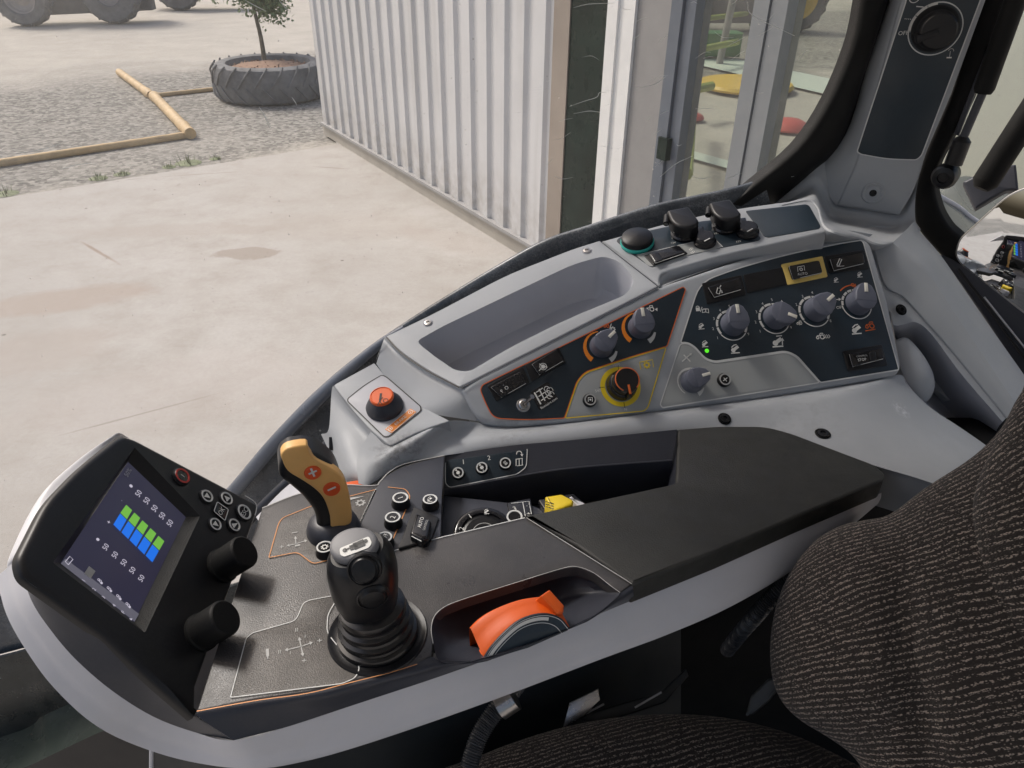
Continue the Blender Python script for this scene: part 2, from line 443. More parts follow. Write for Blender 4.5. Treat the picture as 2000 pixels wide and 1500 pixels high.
# seat cloth: rows of tan loops woven over a dark ground
def cloth():
    m = bpy.data.materials.new('woven seat cloth'); m.use_nodes = True; nt = m.node_tree; N = nt.nodes; L = nt.links
    b = N['Principled BSDF']; b.inputs['Roughness'].default_value = .95; b.inputs['Specular IOR Level'].default_value = .1; b.inputs['Sheen Weight'].default_value = .15
    uv = N.new('ShaderNodeUVMap'); uv.uv_map = 'UVMap'
    n0 = N.new('ShaderNodeTexNoise'); n0.inputs['Scale'].default_value = 160; n0.inputs['Detail'].default_value = 2; L.new(uv.outputs[0], n0.inputs['Vector'])
    nb = N.new('ShaderNodeTexNoise'); nb.inputs['Scale'].default_value = 9; L.new(uv.outputs[0], nb.inputs['Vector'])
    sx = N.new('ShaderNodeSeparateXYZ'); L.new(uv.outputs[0], sx.inputs[0])
    def op(o, a, b_=None, c=None):
        x = N.new('ShaderNodeMath'); x.operation = o
        for i, s in enumerate((a, b_, c)):
            if s is None: continue
            if isinstance(s, (int, float)): x.inputs[i].default_value = s
            else: L.new(s, x.inputs[i])
        return x.outputs[0]
    def rng(v, a, b_, c=0, d=1):
        r = N.new('ShaderNodeMapRange'); r.inputs[1].default_value = a; r.inputs[2].default_value = b_; r.inputs[3].default_value = c; r.inputs[4].default_value = d
        L.new(v, r.inputs[0]); return r.outputs[0]
    v = op('ADD', op('ADD', sx.outputs[1], op('MULTIPLY', op('SUBTRACT', n0.outputs['Fac'], .5), .0030)), op('MULTIPLY', nb.outputs['Fac'], .022))
    row = op('SINE', op('MULTIPLY', v, 2 * math.pi / .0058))
    mp = N.new('ShaderNodeMapping'); mp.inputs['Scale'].default_value = (520, 900, 1); mp.inputs['Rotation'].default_value = (0, 0, .5); L.new(uv.outputs[0], mp.inputs['Vector'])
    vo = N.new('ShaderNodeTexVoronoi'); vo.inputs['Scale'].default_value = 1; L.new(mp.outputs[0], vo.inputs['Vector'])
    loop = rng(vo.outputs['Distance'], .32, .62, 1, 0)
    keep = rng(vo.outputs['Color'], .10, .2)
    rowm = op('MULTIPLY', rng(row, .15, .7), op('MULTIPLY', loop, keep))
    mp2 = N.new('ShaderNodeMapping'); mp2.inputs['Scale'].default_value = (380, 380, 1); L.new(uv.outputs[0], mp2.inputs['Vector'])
    v2 = N.new('ShaderNodeTexVoronoi'); v2.inputs['Scale'].default_value = 1; L.new(mp2.outputs[0], v2.inputs['Vector'])
    dots = op('MULTIPLY', op('MULTIPLY', rng(v2.outputs['Distance'], .13, .30, .7, 0), rng(v2.outputs['Color'], .55, .65)), rng(row, -.2, -.8))
    f = op('MAXIMUM', rowm, dots)
    mx = N.new('ShaderNodeMix'); mx.data_type = 'RGBA'; L.new(f, mx.inputs[0]); mx.inputs[6].default_value = (.026, .0225, .021, 1); mx.inputs[7].default_value = (.42, .35, .30, 1)
    L.new(mx.outputs[2], b.inputs['Base Color'])
    bp = N.new('ShaderNodeBump'); bp.inputs['Strength'].default_value = .9; bp.inputs['Distance'].default_value = .0012; L.new(op('ADD', f, op('MULTIPLY', loop, .35)), bp.inputs['Height']); L.new(bp.outputs[0], b.inputs['Normal'])
    return m
M['cloth'] = cloth()
# ================================================================= reference planes of the cab
ARM = Plane((0, 0, 2.08), (0, 0, 1))
PAN = plane_px(1213, 790, .92, (.12, -.66, .74))
HORN = Plane(ARM.P(825, 796, .032), (-.08, -.26, .96))
_a, _b = PAN.P(900, 757), PAN.P(1289, 556); _d = _b - _a
_e = Vector((-_d.y, _d.x, 0)).normalized() * .28 + Vector((0, 0, .052))
TRAY = Plane(_a, _d.cross(_e) if _d.cross(_e).z > 0 else -_d.cross(_e))
WIN = Plane((0, 1.10, 2.2), (.12, -1, 0))
PIL = plane_px(1720, 360, 1.15, (-.30, -.95, 0))
_h0, _h1 = ARM.P(515, 985), ARM.P(384, 1340); _t = (_h1 - _h0).normalized()
_p = _t.cross(Vector((0, 0, 1))); _p = _p if _p.x > 0 else -_p
DISP = Plane(_h0, _p * math.sin(R(53)) + Vector((0, 0, 1)) * math.cos(R(53)))
WALL = Plane(ARM.P(950, 880), (.02, -.60, .80))
def mixP(p, A, hA, B, hB, t): return A.P(p[0], p[1], hA).lerp(B.P(p[0], p[1], hB), t)
def on(pl, pts, h=0.0): return [pl.P(p[0], p[1], h) for p in pts]
from mathutils.bvhtree import BVHTree
def hit(ob, x, y):
    bvh = BVHTree.FromPolygons([v.co for v in ob.data.vertices], [tuple(p.vertices) for p in ob.data.polygons])
    p, n, i, d = bvh.ray_cast(CAM, ray(x, y).normalized()); return p, (n if n.dot(CAM - p) > 0 else -n)
def loftx(mb, curves, m, n=5, sub=5):
    """loft over curves that share their number of control points"""
    C = [spl(c, n) for c in curves]; loft_raw(mb, C, m, sub)
def loft_raw(mb, C, m, sub):
    K = len(C); n = len(C[0]); rows = []
    for i in range(K - 1):
        for j in range(sub):
            rows.append([cr(C[i - 1][k] if i else C[i][k] * 2 - C[i + 1][k], C[i][k], C[i + 1][k],
                            C[i + 2][k] if i + 2 < K else C[i + 1][k] * 2 - C[i][k], j / sub) for k in range(n)])
    rows.append(C[-1])
    mb.add([p for r in rows for p in r], [(i * n + k, i * n + k + 1, (i + 1) * n + k + 1, (i + 1) * n + k) for i in range(len(rows) - 1) for k in range(n - 1)], m)

def round_button(parent, pl, c, rpx, h, icon=None, body='black', ring='line', rr=.8):
    k = pl.px(*c); r = rpx * k; b = pl.P(*c)- pl.n * 0
    o = pl.P(c[0], c[1], h)
    mb = MB()
    lathe(mb, o - pl.n * h, pl.n, [(r * 1.12, -.001), (r * 1.12, h * .35), (r * 1.02, h * .5), (r, h * .85), (r * .94, h)], M[body], 26)
    lathe(mb, o - pl.n * h, pl.n, [(r * .94, h), (r * .93, h + .0004), (r * .74, h + .0004), (r * .72, h - .0003)], M[ring], 26)
    lathe(mb, o - pl.n * h, pl.n, [(r * .72, h - .0003), (0, h - .0003)], M['gloss'], 26)
    ob = mb.build('push_button', parent)
    if icon:
        mk = Marks(pl, h + .0008); icon(mk, c); mk.build('icon', ob)
    return ob

# ================================================================= OPERATOR ARMREST
arm = thing('operator_armrest', 'black operator armrest with tilted colour screen, joystick and tan lever on a pale grey shell', 'armrest', ARM.P(760, 1200, -.06))
TL = [(384, 1388), (500, 1366), (600, 1352), (680, 1332), (760, 1312), (815, 1295), (843, 1281)]
POCK_UP = [(1211, 1157), (1190, 1142), (1160, 1119), (1128, 1107), (1098, 1110), (1000, 1140), (905, 1170), (868, 1185), (848, 1204), (842, 1230), (846, 1257)]
Tpoly = [(512, 991), (566, 969), (640, 946), (734, 946), (749, 930), (782, 912), (818, 900), (869, 888), (866, 953), (863, 968), (861, 1049), (930, 1032), (1027, 1010), (1130, 1073), (1234, 1140)] + POCK_UP + TL[::-1]
mb = MB(); slab(mb, ARM, Tpoly, 0, -.012, M['top'], .0015)
# black shoulder along the driver's side and round the wheel pocket
BS = [(456, 1446), (560, 1420), (700, 1374), (857, 1322), (1000, 1270), (1130, 1216), (1238, 1171)]
TLe = [(384, 1391), (500, 1369), (640, 1344), (780, 1308), (843, 1283), (857, 1291), (880, 1293)]
loft(mb, [on(ARM, TL + [(857, 1290), (920, 1292), (947, 1284), (1020, 1245), (1112, 1226), (1160, 1202), (1193, 1177), (1211, 1158), (1236, 1141)], -.0005),
          on(ARM, [(390, 1402), (500, 1383), (640, 1360), (780, 1324), (860, 1303), (947, 1293), (1050, 1255), (1150, 1213), (1237, 1155)], -.004),
          on(ARM, BS, -.024)], M['slate'], 60, 5)
body = mb.build('top_shell', arm); body['label'] = 'worn black top of the armrest'
# silver side shell
mb = MB()
SBa = [(510, 1490), (600, 1478), (700, 1452), (850, 1403), (1000, 1350), (1180, 1283), (1300, 1240), (1420, 1188), (1540, 1118), (1640, 1042), (1700, 992)]
BSa = [(456, 1446), (560, 1420), (700, 1374), (857, 1322), (1000, 1270), (1130, 1216), (1238, 1171), (1400, 1108), (1560, 1036), (1680, 984), (1722, 962)]
OUTB = [(36, 1092), (60, 1170), (100, 1232), (150, 1290), (220, 1350), (300, 1400), (380, 1430), (456, 1446)]
OUTS = [(14, 1122), (32, 1190), (70, 1260), (125, 1335), (205, 1408), (300, 1453), (400, 1480), (510, 1490)]
def arm3(p, h): 
    t = min(1, max(0, (p[0] - 250) / 210)); return mixP(p, DISP, {-.024: -.030, -.066: -.058, -.07: -.062}.get(h, h), ARM, h, t)
up3 = [arm3(p, -.024) for p in OUTB[:-1]] + on(ARM, BSa, -.024)
lo3 = [arm3(p, -.066) for p in OUTS[:-1]] + on(ARM, SBa, -.066)
A = spl(up3, 5); B = spl(lo3, 5)
mid = [a.lerp(b, .5) + ((a + b) / 2 - Vector((-.05, .75, 2.0))).normalized() * .004 for a, b in zip(A, B)]
und = [b.lerp(Vector((b.x * .6, .62, b.z - .03)), .35) for b in B]
loft_raw(mb, [A, mid, B, und], M['silver'], 5)
# thin silver edge up the left of the screen housing
LO = [(36, 1092), (40, 1070), (90, 980), (156, 911), (226, 855), (240, 849)]
LS = [(14, 1122), (20, 1082), (76, 972), (146, 903), (221, 850), (238, 847)]
hs = [-.058, -.045, -.034, -.030, -.024, -.020]
loftx(mb, [[DISP.P(*p, -.030 + .002 * i) for i, p in enumerate(LO)], [DISP.P(*p, h) for p, h in zip(LS, hs)], [DISP.P(p[0] + 16, p[1] + 10, h - .03) for p, h in zip(LS, hs)]], M['silver'], 5, 4)
sh = mb.build('side_shell', arm); sh['label'] = 'pale grey shell wrapping under the armrest'
# padded rear part
mb = MB()
slab(mb, ARM, fil([(1027, 1011, 1), (1180, 978), (1319, 948, 8), (1323, 842, 3), (1400, 836, 20), (1493, 836, 30), (1540, 848, 30), (1600, 871, 40), (1706, 911, 16), (1728, 930, 10), (1724, 942, 8), (1560, 1011, 10), (1400, 1081, 10), (1236, 1146, 3), (1131, 1073)], 6), .0025, -.0225, M['pad'], .0035, ref=-.001, steps=5)
mb.build('arm_pad', arm)
# ---- recess between armrest and console
mb = MB()
wl = [(868, 889), (1000, 870), (1100, 861), (1322, 839)]; rd = [(866, 955), (1000, 930), (1120, 912), (1313, 897)]
w1 = on(WALL, wl, .0); w2 = on(WALL, rd, .0)
loftx(mb, [w1, w2], M['slate'], 6, 2)
loftx(mb, [w2, [p + Vector((0, -.004, -.004)) for p in w2], [p + Vector((0, -.002, -.06)) for p in w2]], M['slate'], 6, 4)
mb.add(on(ARM, [(820, 960), (1340, 880), (1500, 1000), (1250, 1150), (850, 1110)], -.062), [(0, 1, 2, 3, 4)], M['black'])
slab(mb, ARM, [(866, 966), (1040, 985), (1100, 1010), (1030, 1060), (850, 1090)], -.032, -.06, M['slate'], .003)
loftx(mb, [on(ARM, [(1322, 839), (1320, 948)], 0), on(ARM, [(1312, 898), (1304, 955)], -.03)], M['slate'], 4, 3)
mb.build('recess', arm)
# ---- printed foils
mb = MB()
F1 = fil([(525, 1089, 3), (544, 1022, 6), (552, 1011, 8), (611, 987, 12), (734, 956, 3), (698, 1032, 6), (690, 1062, 10), (650, 1092, 10), (611, 1101, 8), (581, 1078, 10)], 6)
F2 = fil([(450, 1362, 3), (481, 1246, 5), (493, 1236, 6), (578, 1212, 12), (592, 1178, 8), (604, 1172, 6), (663, 1161, 3), (640, 1200, 10), (638, 1235, 12), (668, 1272, 12), (693, 1287, 10), (703, 1304, 10), (694, 1324, 10), (668, 1335, 8)], 6)
F3 = fil([(735, 953, 3), (749, 933, 10), (782, 914, 10), (818, 903, 10), (867, 891, 3), (863, 968, 3), (860, 1048, 2), (760, 1076, 2), (700, 1032, 3)], 5)
slab(mb, ARM, F1, .0006, -.001, M['foil'], .0003); slab(mb, ARM, F2, .0006, -.001, M['foil'], .0003)
slab(mb, ARM, F3, .0005, -.001, M['slate'], .0003)
foil = mb.build('printed_foil', arm)
mk = Marks(ARM, .0011)
mk.line(F1, 1.7, M['copper'], True); mk.line(F2, 1.8, M['line'], True)
mk.line([(734, 955), (698, 1032)], 2, M['line'])
mk.line(spl([(512, 992), (566, 970), (640, 947), (728, 948), (742, 940), (760, 922), (790, 906), (868, 889)], 5), 1.5, M['dimwhite'])
mk.line([(760, 1078), (862, 1049), (1025, 1011)], 1.6, M['line']); mk.line([(1028, 1011), (1234, 1140)], 1.6, M['dimwhite'])
mk.line(fil([(758, 951, 1), (792, 955, 6), (801, 968, 6), (797, 985, 10), (757, 1077, 1)], 6)[1:-1], 1.5, M['copper'])
mk.line(spl(POCK_UP[::-1], 4), 1.3, M['dimwhite'])
mk.line(spl([(384, 1389), (500, 1368), (600, 1354), (680, 1334), (760, 1314), (815, 1297)], 4), 2.0, M['copper'])
# arrow crosses and pictograms
w = M['dimwhite']
mk.arrow((590, 1262), (611, 1254), 2, w); mk.arrow((590, 1262), (556, 1270), 2, w); mk.arrow((588, 1262), (584, 1244), 2, w); mk.arrow((588, 1262), (592, 1282), 2, w)
mk.text('+', (624, 1251), 8, w); mk.text('+', (594, 1290), 8, w); mk.text('II', (546, 1273), 8, w); mk.text('II', (579, 1230), 8, w); mk.text('1', (596, 1243), 7, w); mk.text('1', (567, 1275), 6, w)
mk.line([(522, 1267), (523, 1282)], 5, w); mk.line([(523, 1282), (523, 1287)], 2, w)
mk.arrow((578, 1062), (600, 1055), 1.6, w); mk.arrow((578, 1062), (560, 1066), 1.6, w); mk.arrow((578, 1062), (577, 1047), 1.6, w)
mk.text('+', (550, 1068), 7, w); mk.text('-', (608, 1053), 6, w); mk.line([(570, 1041), (581, 1039)], 2, w); mk.line([(576, 1066), (586, 1064)], 4, w)
mk.gear((704, 982), 8, w); mk.poly([(682, 977), (712, 969), (683, 972)], w)
mk.build('print', foil)
# wall with three buttons and its frame line
pw = MB(); slab(pw, WALL, fil([(872, 899), (1030, 878), (1028, 912, 8), (1018, 922, 6), (880, 952, 8), (870, 945, 6)], 4), .0008, -.002, M['navy'], .0004)
pwo = pw.build('button_plate', arm)
mk = Marks(WALL, .0013)
mk.line(fil([(870, 902), (870, 944, 7), (878, 952, 6), (1010, 926, 6), (1028, 912, 8), (1030, 875)], 5)[3:-3], 1.6, M['line'])
mk.text('1', (905, 902), 9, M['white']); mk.text('2', (955, 894), 9, M['white'])
mk.arc((1014, 886), 5, -20, 200, 1.6, M['white'], 10); mk.arrow((1019, 886), (1020, 892), 1.6, M['white'])
for dx in (0, 6, 12): mk.line([(1008 + dx, 897 - dx * .1), (1008 + dx, 910 - dx * .1)], 1.6, M['white'])
mk.line([(1007, 897), (1021, 895)], 1.4, M['white']); mk.line([(1010, 910), (1022, 908)], 1.4, M['white'])
mk.build('print', pwo)
def ic_valve(m, c): m.disc(c, 3.4, M['white']); m.text('M', (c[0] + 3, c[1] + 6), 3.5, M['white'], (.6, .8)); m.poly([(c[0] - 4, c[1] - 8), (c[0] - 1, c[1] - 4), (c[0] - 6, c[1] - 3)], M['white'])
def ic_txt(t, h=7, d=(.75, -.66)): return lambda m, c: m.text(t, c, h, M['white'], d)
round_button(arm, WALL, (894.6, 923), 11.5, .006, ic_valve); round_button(arm, WALL, (941, 913), 11.5, .006, ic_valve)
round_button(arm, WALL, (987, 904), 11.5, .006, ic_txt('88', 6, (.6, .6)))
round_button(arm, ARM, (782, 972), 13, .010, ic_txt('1', 8, (.5, .85))); round_button(arm, ARM, (767, 1010), 13, .010, ic_txt('2', 8, (.5, -.8)))
round_button(arm, ARM, (751, 1049), 13, .010, ic_txt('OFF', 7, (.45, -.9)))
round_button(arm, ARM, (840, 975), 12, .010, lambda m, c: m.hitch(c, 5, M['white']))
round_button(arm, ARM, (634, 1068), 14, .009, lambda m, c: m.gear(c, 6, M['white']))
# rocker with two words
mb = MB()
slab(mb, ARM, fil(Z('T1', [(1040, 690), (1290, 800), (1215, 1015), (885, 1110)]), 5), .003, -.001, M['black'], .001)
slab(mb, ARM, fil(Z('T1', [(1065, 765), (1215, 845), (1185, 1010), (1120, 1030), (1000, 975)]), 4), .012, 0, M['gloss'], .003, ref=.010)
rk = mb.build('rocker_switch', arm)
mk = Marks(ARM, .0125); mk.text('AUTO', Z('T1', (1108, 850)), 6.0, M['white'], (.32, -.95)); mk.text('CONTROL', Z('T1', (1155, 875)), 3.6, M['dimwhite'], (.32, -.95))
mk.line(Z('T1', [(1020, 985), (1115, 1035)]), 1.5, M['line']); mk.build('lettering', rk)
# numbered dial in the recess
DC = ARM.P(946, 1042, -.010); ax = Vector((.05, -.30, .95)).normalized()
mb = MB()
lathe(mb, DC, ax, [(.031, -.05), (.0325, -.004), (.031, -.001), (.0295, 0), (.0245, 0), (.0235, -.002)], M['gloss'], 40)
lathe(mb, DC, ax, [(.0235, -.002), (.020, -.0015), (.0195, -.001), (0, -.001)], M['black'], 32)
dl = mb.build('dial', arm)
DP = Plane(DC + ax * .0004, ax); mk = Marks(DP, .0005)
mk.arc((DP.P and (946, 1042)), 22, 0, 360, 1.2, M['dimwhite'], 30)
mk.text('1', (918, 1008), 9, M['white'], (.85, -.5)); mk.text('2', (901, 1032), 9, M['white'], (.2, -.95)); mk.hitch((951, 999), 5, M['white']); mk.build('numbers', dl)
round_button(arm, Plane(ARM.P(1005, 1010, -.012), (0, -.2, .98)), (1005, 1009), 15, .008, None, 'slate', 'line')
mb = MB(); YP = Plane(ARM.P(1012, 995, -.031), (0, 0, 1)); slab(mb, YP, [(990, 982), (1036, 973), (1042, 1008), (1000, 1018)], .002, -.002, M['gloss'], .0006)
st = mb.build('sticker', arm); mk = Marks(YP, .0026); mk.text('3', (1005, 993), 9, M['white'], (.9, -.2)); mk.line([(998, 983), (1033, 979), (1038, 1004)], 1.2, M['line']); mk.line([(1021, 981), (1026, 1008)], 1.2, M['line']); mk.text('-', (1029, 988), 5, M['white']); mk.text('+', (1032, 1003), 6, M['white']); mk.build('print', st)
# yellow thumb lever in its slot
mb = MB(); slab(mb, ARM, fil([(1050, 975), (1120, 962), (1152, 990), (1070, 1005)], 5), -.024, -.032, M['gloss'], .002, ref=-.024)
slab(mb, ARM, fil(Z('R3', [(1040, 565), (1130, 600), (1170, 630), (1110, 640)]), 2), -.012, -.03, M['silver'], .002, ref=-.012); mb.build('lever_slot', arm)
mb = MB(); slab(mb, ARM, fil(Z('R3', [(880, 572), (990, 555), (1068, 596), (1062, 625), (950, 672), (925, 665)]), 3), -.004, -.028, M['yellow'], .003, ref=-.006)
yl = mb.build('thumb_lever', arm); yl['label'] = 'yellow ribbed thumb lever'
mk = Marks(Plane(ARM.P(905, 990, -.0035), (0, 0, 1)), .0003)
for k in range(3): mk.line(Z('R3', [(885, 598 + k * 17), (938, 612 + k * 17)]), 1.6, M['black'])
mk.build('ribs', yl)
# ---- joystick
jb = ARM.P(738, 1238); JP = Plane(jb, (-jb.x * .6, -jb.y, 0))
js = MB()
lathe(js, jb, (0, 0, 1), [(.0425, -.002), (.0425, .0009), (.0418, .0019), (.0402, .0016), (.0392, .0009), (.036, .0008), (0, .0009)], M['black'], 48)
js = js.build('joystick', arm); js['label'] = 'black joystick with a grey cylinder badge on its top'
mb = MB()
lathe(mb, jb, (-.05, 0, 1), [(.0350, .0), (.0350, .003), (.0340, .0055), (.0310, .0068), (.0305, .009), (.0322, .0115), (.0320, .0145), (.0292, .0162), (.0286, .0185), (.0302, .0215), (.0300, .0245), (.0272, .0262), (.0268, .0285), (.0282, .032), (.0272, .0365), (.022, .0395), (.016, .041)], M['gaiter'], 48)
mb.build('gaiter', js)
mb = MB()
secs = [((729, 1208), 36, .9), ((725, 1196), 40, .9), ((721, 1182), 44, .9), ((717, 1164), 50, .92), ((712, 1140), 55, .95), ((708, 1112), 57.5, .95), ((704, 1092), 56, .95), ((700, 1080), 51, .9), ((697, 1073), 45, .85)]
def sp(pl, secs, h=0): return [(pl.P(c[0], c[1], h), w * pl.px(*c), w * pl.px(*c) * d) for c, w, d in secs]
S = sp(JP, secs, 0); spine(mb, S, JP.n, M['black'], 32, 2.3); gripo = mb.build('grip', js)
top = JP.P(694, 1071, .0); ca = Vector((-.10, -.22, .97)).normalized()
mb = MB(); 
CP = Plane(top + ca * .004, ca)
cap = [(CP.o + (CP.u * math.cos(t) * .0192 + CP.v * math.sin(t) * .0155)) for t in [2 * math.pi * i / 36 for i in range(36)]]
slab(mb, CP, [to2(CP, p) for p in cap], .004, -.007, M['lens'], .0035, pxs=False)
lens = mb.build('lens_cap', js)
cq = CP.P(693, 1063, .0045); mk = Marks(CP, .0046)
mk.poly(fil(Z('R2', [(1042, 770), (1235, 690), (1255, 735), (1235, 765), (1075, 825), (1050, 815)]), 5), M['white'])
mk.h = .0051
mk.line(Z('R2', [(1110, 768), (1160, 748)]), 10, M['black']); mk.line(Z('R2', [(1135, 758), (1205, 728)]), 14, M['black']); mk.line(Z('R2', [(1075, 782), (1215, 720)]), 2.5, M['black'])
mk.arc(Z('R2', (1078, 781)), 3, 0, 360, 2, M['black'], 12); mk.arc(Z('R2', (1212, 722)), 3, 0, 360, 2, M['black'], 12); mk.build('badge', lens)
for c, r in (((711, 1113), 27), ((728, 1167), 25)):
    mb = MB(); base, nn = hit(gripo, *c); nn = (nn + JP.n * .6).normalized(); rr = r * JP.px(*c) * .92; base = base - nn * .0006
    lathe(mb, base, nn, [(rr * 1.15, -.006), (rr * 1.08, .0005), (rr * .98, .0016), (rr * .92, .0006), (rr * .82, .0012), (rr * .74, .0032), (rr * .5, .0036), (0, .0038)], M['black'], 30)
    mb.build('push_button', js)
# ---- tan lever
lb = ARM.P(650, 1035); LP = Plane(lb, (-lb.x, -lb.y, 0))
mb = MB(); lathe(mb, ARM.P(652, 1036), (0, 0, 1), [(.0265, 0), (.0265, .004), (.024, .011), (.019, .016), (.014, .018), (0, .018)], M['slate'], 36)
lv = mb.build('range_lever', arm); lv['label'] = 'upright tan and black lever with round plus and minus buttons'
LO_ = Z('R2', [(690, 160), (720, 142), (770, 134), (822, 130), (900, 152), (990, 214), (1036, 280), (1066, 370), (1086, 480), (1092, 575), (1070, 605), (1000, 635), (905, 622), (893, 575), (870, 510), (840, 470), (790, 410), (720, 350), (670, 310), (650, 280), (648, 230), (662, 185)])
mb = MB(); slab(mb, LP, spl(LO_, 3, True), .0125, -.018, M['black'], .0085, ref=.006, steps=6); grip = mb.build('grip', lv)
TF = Z('R2', [(662, 158), (706, 114), (826, 96), (844, 138), (880, 184), (960, 230), (1034, 276), (1076, 326), (1102, 400), (1120, 490), (1122, 590), (1086, 618), (996, 648), (982, 560), (955, 474), (922, 418), (870, 370), (792, 318), (722, 276), (690, 240), (674, 200)])
mb = MB(); slab(mb, LP, spl(TF, 3, True), .0152, .004, M['tan'], .0022, ref=.0135, steps=4); mb.build('face_plate', lv)
for c, s in ((Z('R2', (869, 276)), '+'), (Z('R2', (993, 382)), '-')):
    mb = MB(); rr = 14 * LP.px(*c); o = LP.P(c[0], c[1], .0152)
    lathe(mb, o, LP.n, [(rr * 1.04, -.001), (rr * 1.02, .0008), (rr * .95, .0016), (0, .0018)], M['redorange'], 28)
    pb = mb.build('push_button', lv); pb['label'] = 'round orange button with a white %s sign' % ('plus' if s == '+' else 'minus')
    mk = Marks(LP, .0175); x, y = c; mk.line([(x - 8, y + 3.5), (x + 8, y - 3.5)], 3.6, M['white'])
    if s == '+': mk.line([(x - 3.5, y - 8), (x + 3.5, y + 8)], 3.6, M['white'])
    o = mk.build('sign', lv)
# ---- thumbwheel in its pocket
rim = spl([(p[0], p[1]) for p in POCK_UP] + [(857, 1290), (895, 1296), (947, 1284), (1010, 1268), (1112, 1228), (1160, 1203), (1193, 1177)], 4, True)
cen = Vector((1010, 1222)); rows = []
for s, h in ((1, 0), (.97, -.003), (.90, -.011), (.80, -.019), (.62, -.027), (.4, -.031), (.05, -.032)):
    rows.append([ARM.P(*(cen + (Vector(p) - cen) * s), h) + (ARM.P(1000, 1150) - ARM.P(1035, 1290)).normalized() * (-h * .45) for p in rim])
mb = MB(); n = len(rim)
for a, b in zip(rows, rows[1:]): mb.add(a + b, [(i, (i + 1) % n, n + (i + 1) % n, n + i) for i in range(n)], M['slate'])
pk = mb.build('wheel_pocket', arm)
ea = (ARM.P(1240, 1170) - ARM.P(850, 1300)); ea.z = 0; ea.normalize(); ew = Vector((ea.y, -ea.x, 0)); ew = ew if ew.y < 0 else -ew
def P3(x, y, h): return ARM.P(x, y, h)
CK = Plane(ARM.P(947, 1284, -.001), (ew * .86 + Vector((0, 0, 1)) * .51))
ARC = spl([(945, 1286), (961, 1262), (985, 1236), (1012, 1214), (1041, 1202), (1070, 1199), (1095, 1207), (1113, 1227)], 5)
UPC = spl([(917, 1226), (932, 1211), (952, 1197), (982, 1183), (1012, 1173), (1040, 1168), (1062, 1166), (1080, 1168)], 5)
Lc = on(CK, ARC, -.002); CK2 = Plane(CK.o - ew * .026, CK.n); Uc = on(CK2, UPC, -.001)
Mc = [a.lerp(b, .5) + Vector((0, 0, .0012)) for a, b in zip(Lc, Uc)]
mb = MB(); loft_raw(mb, [[p - ew * .012 - Vector((0, 0, .004)) for p in Lc], Lc, Mc, Uc, [p - Vector((0, 0, .03)) for p in Uc]], M['orangeplast'], 4)

tw = mb.build('thumb_wheel', arm); tw['label'] = 'orange thumb wheel with a raised finger tab'
TP = Plane(Uc[-8].lerp(Lc[-8], .5) + Vector((0, 0, .010)), (ew * .45 + Vector((0, 0, 1)) * .9 + ea * .25))
mb = MB(); slab(mb, TP, fil([(1057, 1163), (1074, 1151), (1103, 1183), (1101, 1197), (1090, 1199)], 2.5), .001, -.016, M['orangeplast'], .0015); mb.build('finger_tab', tw)
mb = MB(); slab(mb, CK, [tuple(p) for p in ARC] + [(1110, 1232), (1032, 1266), (955, 1289)], 0, -.004, M['navy'], .0012); ck = mb.build('cheek', arm)
mk = Marks(CK, .0005); cc_ = Vector((1035, 1300))
def sh(k, i0, i1): return [tuple(cc_ + (p - cc_) * k) for p in ARC[i0:i1]]
mk.line(sh(.965, 0, 36), 1.3, M['line']); mk.line(sh(.905, 0, 27), 6.5, M['white']); mk.line(sh(.825, 0, 36), 1.3, M['line']); mk.build('scale_print', ck)
# ---- colour screen
mb = MB()
DO = fil([(240, 849, 14), (264, 856, 10), (509, 986, 10), (385, 1341, 2), (384, 1402, 6), (300, 1329, 20), (210, 1245, 20), (44, 1125, 16), (36, 1088, 14), (90, 980, 30), (156, 911, 30), (226, 856, 12)], 6)
HOLE = fil([(263, 874), (391, 1008), (283, 1236), (103, 1099)], 4, 3)
slab(mb, DISP, DO, 0, -.009, M['black'], .005, holes=[HOLE], steps=5)
LC = Plane(DISP.o - DISP.n * .007, DISP.n)
lq = [(250, 902), (363, 1010), (262, 1215), (118, 1100)]
hq = [(263, 874), (391, 1008), (283, 1236), (103, 1099)]
for i in range(4):
    a, b = hq[i], hq[(i + 1) % 4]; c, d = lq[(i + 1) % 4], lq[i]
    mb.add([DISP.P(*a), DISP.P(*b), LC.P(*c), LC.P(*d)], [(0, 1, 2, 3)], M['black'] if i in (0, 3) else M['pad'])
# side band below the screen
loftx(mb, [[arm3(p, 0) if 0 else DISP.P(p[0], p[1], -.002) for p in [(38, 1094), (50, 1131), (110, 1172), (210, 1247), (255, 1287), (300, 1331), (345, 1368), (384, 1400)]],
           [arm3(p, -.024) for p in OUTB]], M['slate'], 5, 4)
dh = mb.build('screen_housing', arm); dh['label'] = 'black tilted screen housing at the front of the armrest'
mb = MB(); mb.add([LC.P(*p, .0006) for p in lq], [(0, 1, 2, 3)], M['lcd']); scr = mb.build('screen', dh)
mk = Marks(LC, .0011); d = (.50, -.87); W = M['lcdwhite']
mk.poly(Z('R1', [(397, 1002), (425, 970), (905, 1330), (876, 1380)]), M['lcdgrey']); mk.h = .0015
mk.text('50%', Z('R1', (833, 408)), 8, M['dimwhite'], d)
for p in [(902, 545), (955, 592), (1006, 642), (1056, 690), (1106, 738), (688, 893), (748, 945), (806, 995), (862, 1045), (920, 1097)]: mk.text('50', Z('R1', p), 9.5, W, d)
